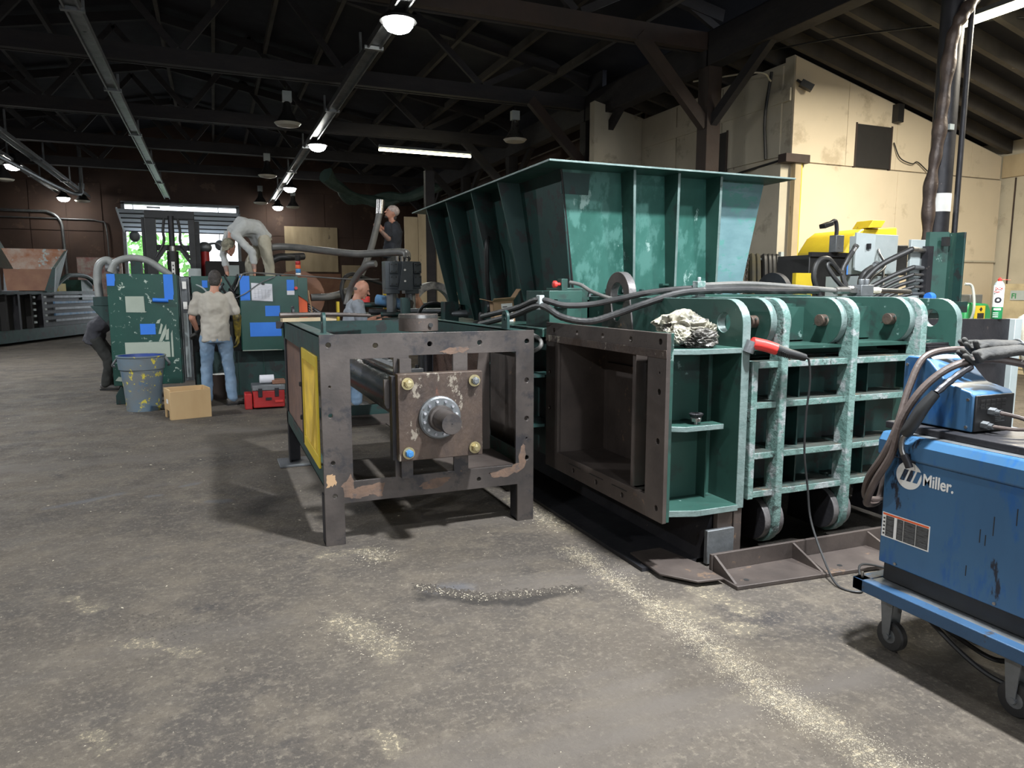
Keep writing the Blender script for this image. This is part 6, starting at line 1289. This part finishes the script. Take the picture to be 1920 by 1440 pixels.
    if shoes:
        for s_ in ('L', 'R'):
            a = j['an'+s_]; td = j['toe'+s_]-a; td.z = 0; td.normalize()
            g = Vector((a.x, a.y, a.z-.085)); sd = td.cross(Vector((0, 0, 1)))
            mb = MB(); mb.loft([(g-td*.075+Vector((0, 0, .045)), .032, .042), (g-td*.04+Vector((0, 0, .055)), .040, .055), (g+td*.05+Vector((0, 0, .045)), .043, .045), (g+td*.13+Vector((0, 0, .035)), .046, .034), (g+td*.185+Vector((0, 0, .028)), .032, .024)], sd, 14)
            mb.cap(a, g+Vector((0, 0, .06)), .045, .045)
            so = mb.build('shoe', 'shoe', t); remesh(so, .007, 2)
            MB().prism([(0, 0)]*0 or [((g+td*c+sd*w2).x, (g+td*c+sd*w2).y) for c, w2 in ((-.085, -.03), (-.085, .03), (.04, .046), (.14, .05), (.195, .025), (.195, -.025), (.14, -.05), (.04, -.046))], 'z', g.z, g.z+.022).build('sole', 'black', so)
    if face:
        for s_ in (-1, 1):
            MB().ell(hc+hf*.083+hu*.008+hs*.030*s_, (.012, .008, .007), HR, 10, 6).build('eye', 'black', t)
    if hair:
        mb = MB(); mb.ell(hc-hf*.014+hu*.020, (.082, .094, .106), HR, 20, 12); mb.ell(hc-hf*.04-hu*.03, (.072, .060, .07), HR, 16, 9)
        o = mb.build('hair', hair, t); remesh(o, .007, 1); wrinkle(o, .008, .02)
    if hat == 'beanie':
        mb = MB(); mb.ell(hc-hf*.022+hu*.045, (.090, .108, .090), HR, 20, 12); o = mb.build('beanie', 'beanie', t)
        o = MB().ell(hc-hf*.065-hu*.065, (.062, .042, .075), HR, 14, 9).build('hair', 'hairdark', t); wrinkle(o, .02, .03)
    if hat == 'cap':
        o = MB().ell(hc-hf*.006+hu*.040, (.088, .104, .085), HR, 20, 12).build('cap', 'cap', t)
        MB().hexa([hc+hf*.07+hu*.05-hs*.06, hc+hf*.07+hu*.05+hs*.06, hc+hf*.16+hu*.035+hs*.045, hc+hf*.16+hu*.035-hs*.045], [hc+hf*.07+hu*.06-hs*.06, hc+hf*.07+hu*.06+hs*.06, hc+hf*.16+hu*.042+hs*.045, hc+hf*.16+hu*.042-hs*.045]).build('cap_peak', 'cap', t)
        o = MB().ell(hc-hf*.065-hu*.03, (.066, .042, .06), HR, 14, 9).build('hair', 'hairdark', t)
    if hat == 'fringe':
        mb = MB()
        mb.ell(hc-hf*.046-hu*.025, (.064, .052, .035), HR, 14, 8); mb.build('hair', 'hairgrey', t)
    if beard:
        MB().ell(hc+hf*.060-hu*.098, (.034, .034, .022), HR, 12, 8).build('beard', 'hairdark', t)
    if gloves:
        for s_ in ('L', 'R'):
            mb = MB(); hand(mb, j['wr'+s_], J['hd'+s_], J['pn'+s_], 1.25, .45, 1 if s_ == 'L' else -1)
            a = j['wr'+s_]; u = (j['el'+s_]-a).normalized(); lg_ = gloves[s_][1]
            mb.cap(a, a+u*lg_, .040, .056 if lg_ > .1 else .042)
            o = mb.build('glove', gloves[s_][0], t); remesh(o, .008, 1)
    if print_:
        p = j['chest']+hf_front*.147
    return t, j
PU = (0, 0, 1)
# 1: man seen from behind at the cabinet (faces +Y)
person('man seen from behind in a stained grey T-shirt, worn jeans and gloves facing the cabinet', (0.0, 10.0, 0), dict(
    pelvis=(0, .0, .93), waist=(0, .01, 1.08), chest=(0, .02, 1.30), neck=(.01, .03, 1.49), head=(.03, .07, 1.64), hf=(.25, 1, -.15), hu=PU,
    shL=(-.19, .02, 1.43), elL=(-.27, .03, 1.15), wrL=(-.20, .22, .94), hdL=(-.55, .75, -.1), pnL=(.3, 0, -1),
    shR=(.19, .02, 1.43), elR=(.27, .0, 1.15), wrR=(.27, .10, .92), hdR=(.02, .1, -1), pnR=(-1, .2, 0),
    hipL=(-.10, 0, .88), knL=(-.13, .06, .50), anL=(-.14, .02, .085), toeL=(-.2, .3, .0),
    hipR=(.10, 0, .88), knR=(.14, .05, .50), anR=(.17, .0, .085), toeR=(.40, .10, .0)), 'shirtgrey', 'denim', hair='hairdark', gloves={'L': ('gloveblack', .06), 'R': ('glovegrip', .26)}, hem=.03)
# 2: man bending on top of the press (faces -X and towards the camera)
person('man in pale long-sleeved shirt, khaki trousers and cap bending down on the press', (.66, 11.3, 1.42), dict(
    pelvis=(.02, .0, .86), waist=(-.06, -.04, .98), chest=(-.24, -.12, 1.00), neck=(-.38, -.17, .86), head=(-.42, -.22, .70), hf=(-.25, -.75, -.55), hu=(-.35, -.3, .9),
    shL=(-.33, -.30, .86), elL=(-.12, -.38, .62), wrL=(-.10, -.42, .36), hdL=(.0, -.05, -1), pnL=(-1, 0, 0),
    shR=(-.42, .0, .88), elR=(-.50, -.06, .60), wrR=(-.46, -.16, .32), hdR=(.1, -.1, -1), pnR=(1, 0, 0),
    hipL=(.06, -.10, .82), knL=(.12, -.16, .45), anL=(.14, -.08, .09), toeL=(-.1, -.3, 0),
    hipR=(.04, .10, .82), knR=(-.14, .10, .45), anR=(-.12, .14, .09), toeR=(-.4, .1, 0)), 'shirtpale', 'khaki', sleeve='long', hat='cap', armm='skintat')
# 3: crouching man in dark clothes behind the cabinet
person('man in charcoal jacket and black trousers stooping behind the tall cabinet', (-1.55, 12.35, 0), dict(
    pelvis=(-.14, 0, .80), waist=(-.10, -.02, .94), chest=(.10, -.05, 1.10), neck=(.28, -.06, 1.14), head=(.42, -.08, 1.10), hf=(1, -.1, -.5), hu=(.4, 0, 1),
    shL=(.18, .14, 1.10), elL=(.38, .10, .90), wrL=(.55, 0, .80), hdL=(1, 0, 0), pnL=(0, -1, 0),
    shR=(.18, -.22, 1.08), elR=(.30, -.24, .84), wrR=(.50, -.2, .72), hdR=(1, 0, 0), pnR=(0, 1, 0),
    hipL=(-.12, .09, .76), knL=(.08, .12, .46), anL=(.05, .10, .085), toeL=(.3, .1, 0),
    hipR=(-.12, -.09, .76), knR=(.04, -.12, .46), anR=(-.02, -.12, .085), toeR=(.25, -.15, 0)), 'charcoal', 'trouserdark', sleeve='long', hair='hairdark', hem=.03)
# 4: older man behind the guard frame (faces +X)
person('older bald man in grey T-shirt and jeans working over the bed behind the guard frame', (1.62, 9.15, 0), dict(
    pelvis=(-.02, 0, .88), waist=(-.01, 0, 1.02), chest=(.03, 0, 1.22), neck=(.06, 0, 1.39), head=(.12, -.01, 1.52), hf=(1, -.25, -.42), hu=(.35, 0, 1),
    shL=(.04, .18, 1.33), elL=(.16, .22, 1.08), wrL=(.40, .12, 1.17), hdL=(1, -.1, .1), pnL=(0, -1, -.2),
    shR=(.02, -.19, 1.33), elR=(.10, -.25, 1.06), wrR=(.34, -.18, 1.13), hdR=(1, .15, .25), pnR=(0, 1, -.2),
    hipL=(-.02, .10, .84), knL=(.03, .12, .46), anL=(.0, .12, .085), toeL=(.3, .1, 0),
    hipR=(-.02, -.10, .84), knR=(.02, -.12, .46), anR=(-.0, -.12, .085), toeR=(.28, -.14, 0)), 'shirtblue', 'denim', hat='fringe')
# 5: man standing on the platform holding the hose (faces -X, looks up)
t5, j5 = person('man in black T-shirt and patterned skull cap holding up a thick hose', (2.82, 12.0, 1.28), dict(
    pelvis=(.0, 0, .86), waist=(.01, 0, 1.0), chest=(.03, 0, 1.20), neck=(.01, 0, 1.37), head=(.0, 0, 1.51), hf=(-1, -.15, .32), hu=(.3, 0, 1),
    shL=(-.10, -.15, 1.30), elL=(-.12, -.26, 1.06), wrL=(-.27, -.34, 1.19), hdL=(-.6, -.2, .7), pnL=(0, 1, 0),
    shR=(.10, .14, 1.30), elR=(-.04, .06, 1.10), wrR=(-.22, -.22, 1.24), hdR=(-.75, -.35, .4), pnR=(0, -1, 0),
    hipL=(-.0, -.09, .82), knL=(-.06, -.10, .46), anL=(-.03, -.10, .085), toeL=(-.3, -.1, 0),
    hipR=(.02, .09, .82), knR=(.0, .10, .46), anR=(.05, .12, .085), toeR=(-.2, .12, 0)), 'shirtblack', 'trouserdark', hat='beanie', beard=True, hem=.04, armm='skintat')
MB().box(-.055, .055, -.004, .004, 0, .10, Matrix.Translation((2.705, 11.895, 2.46)) @ Matrix.Rotation(R_(-55), 4, 'Z')).build('shirt_print', 'orange', t5)
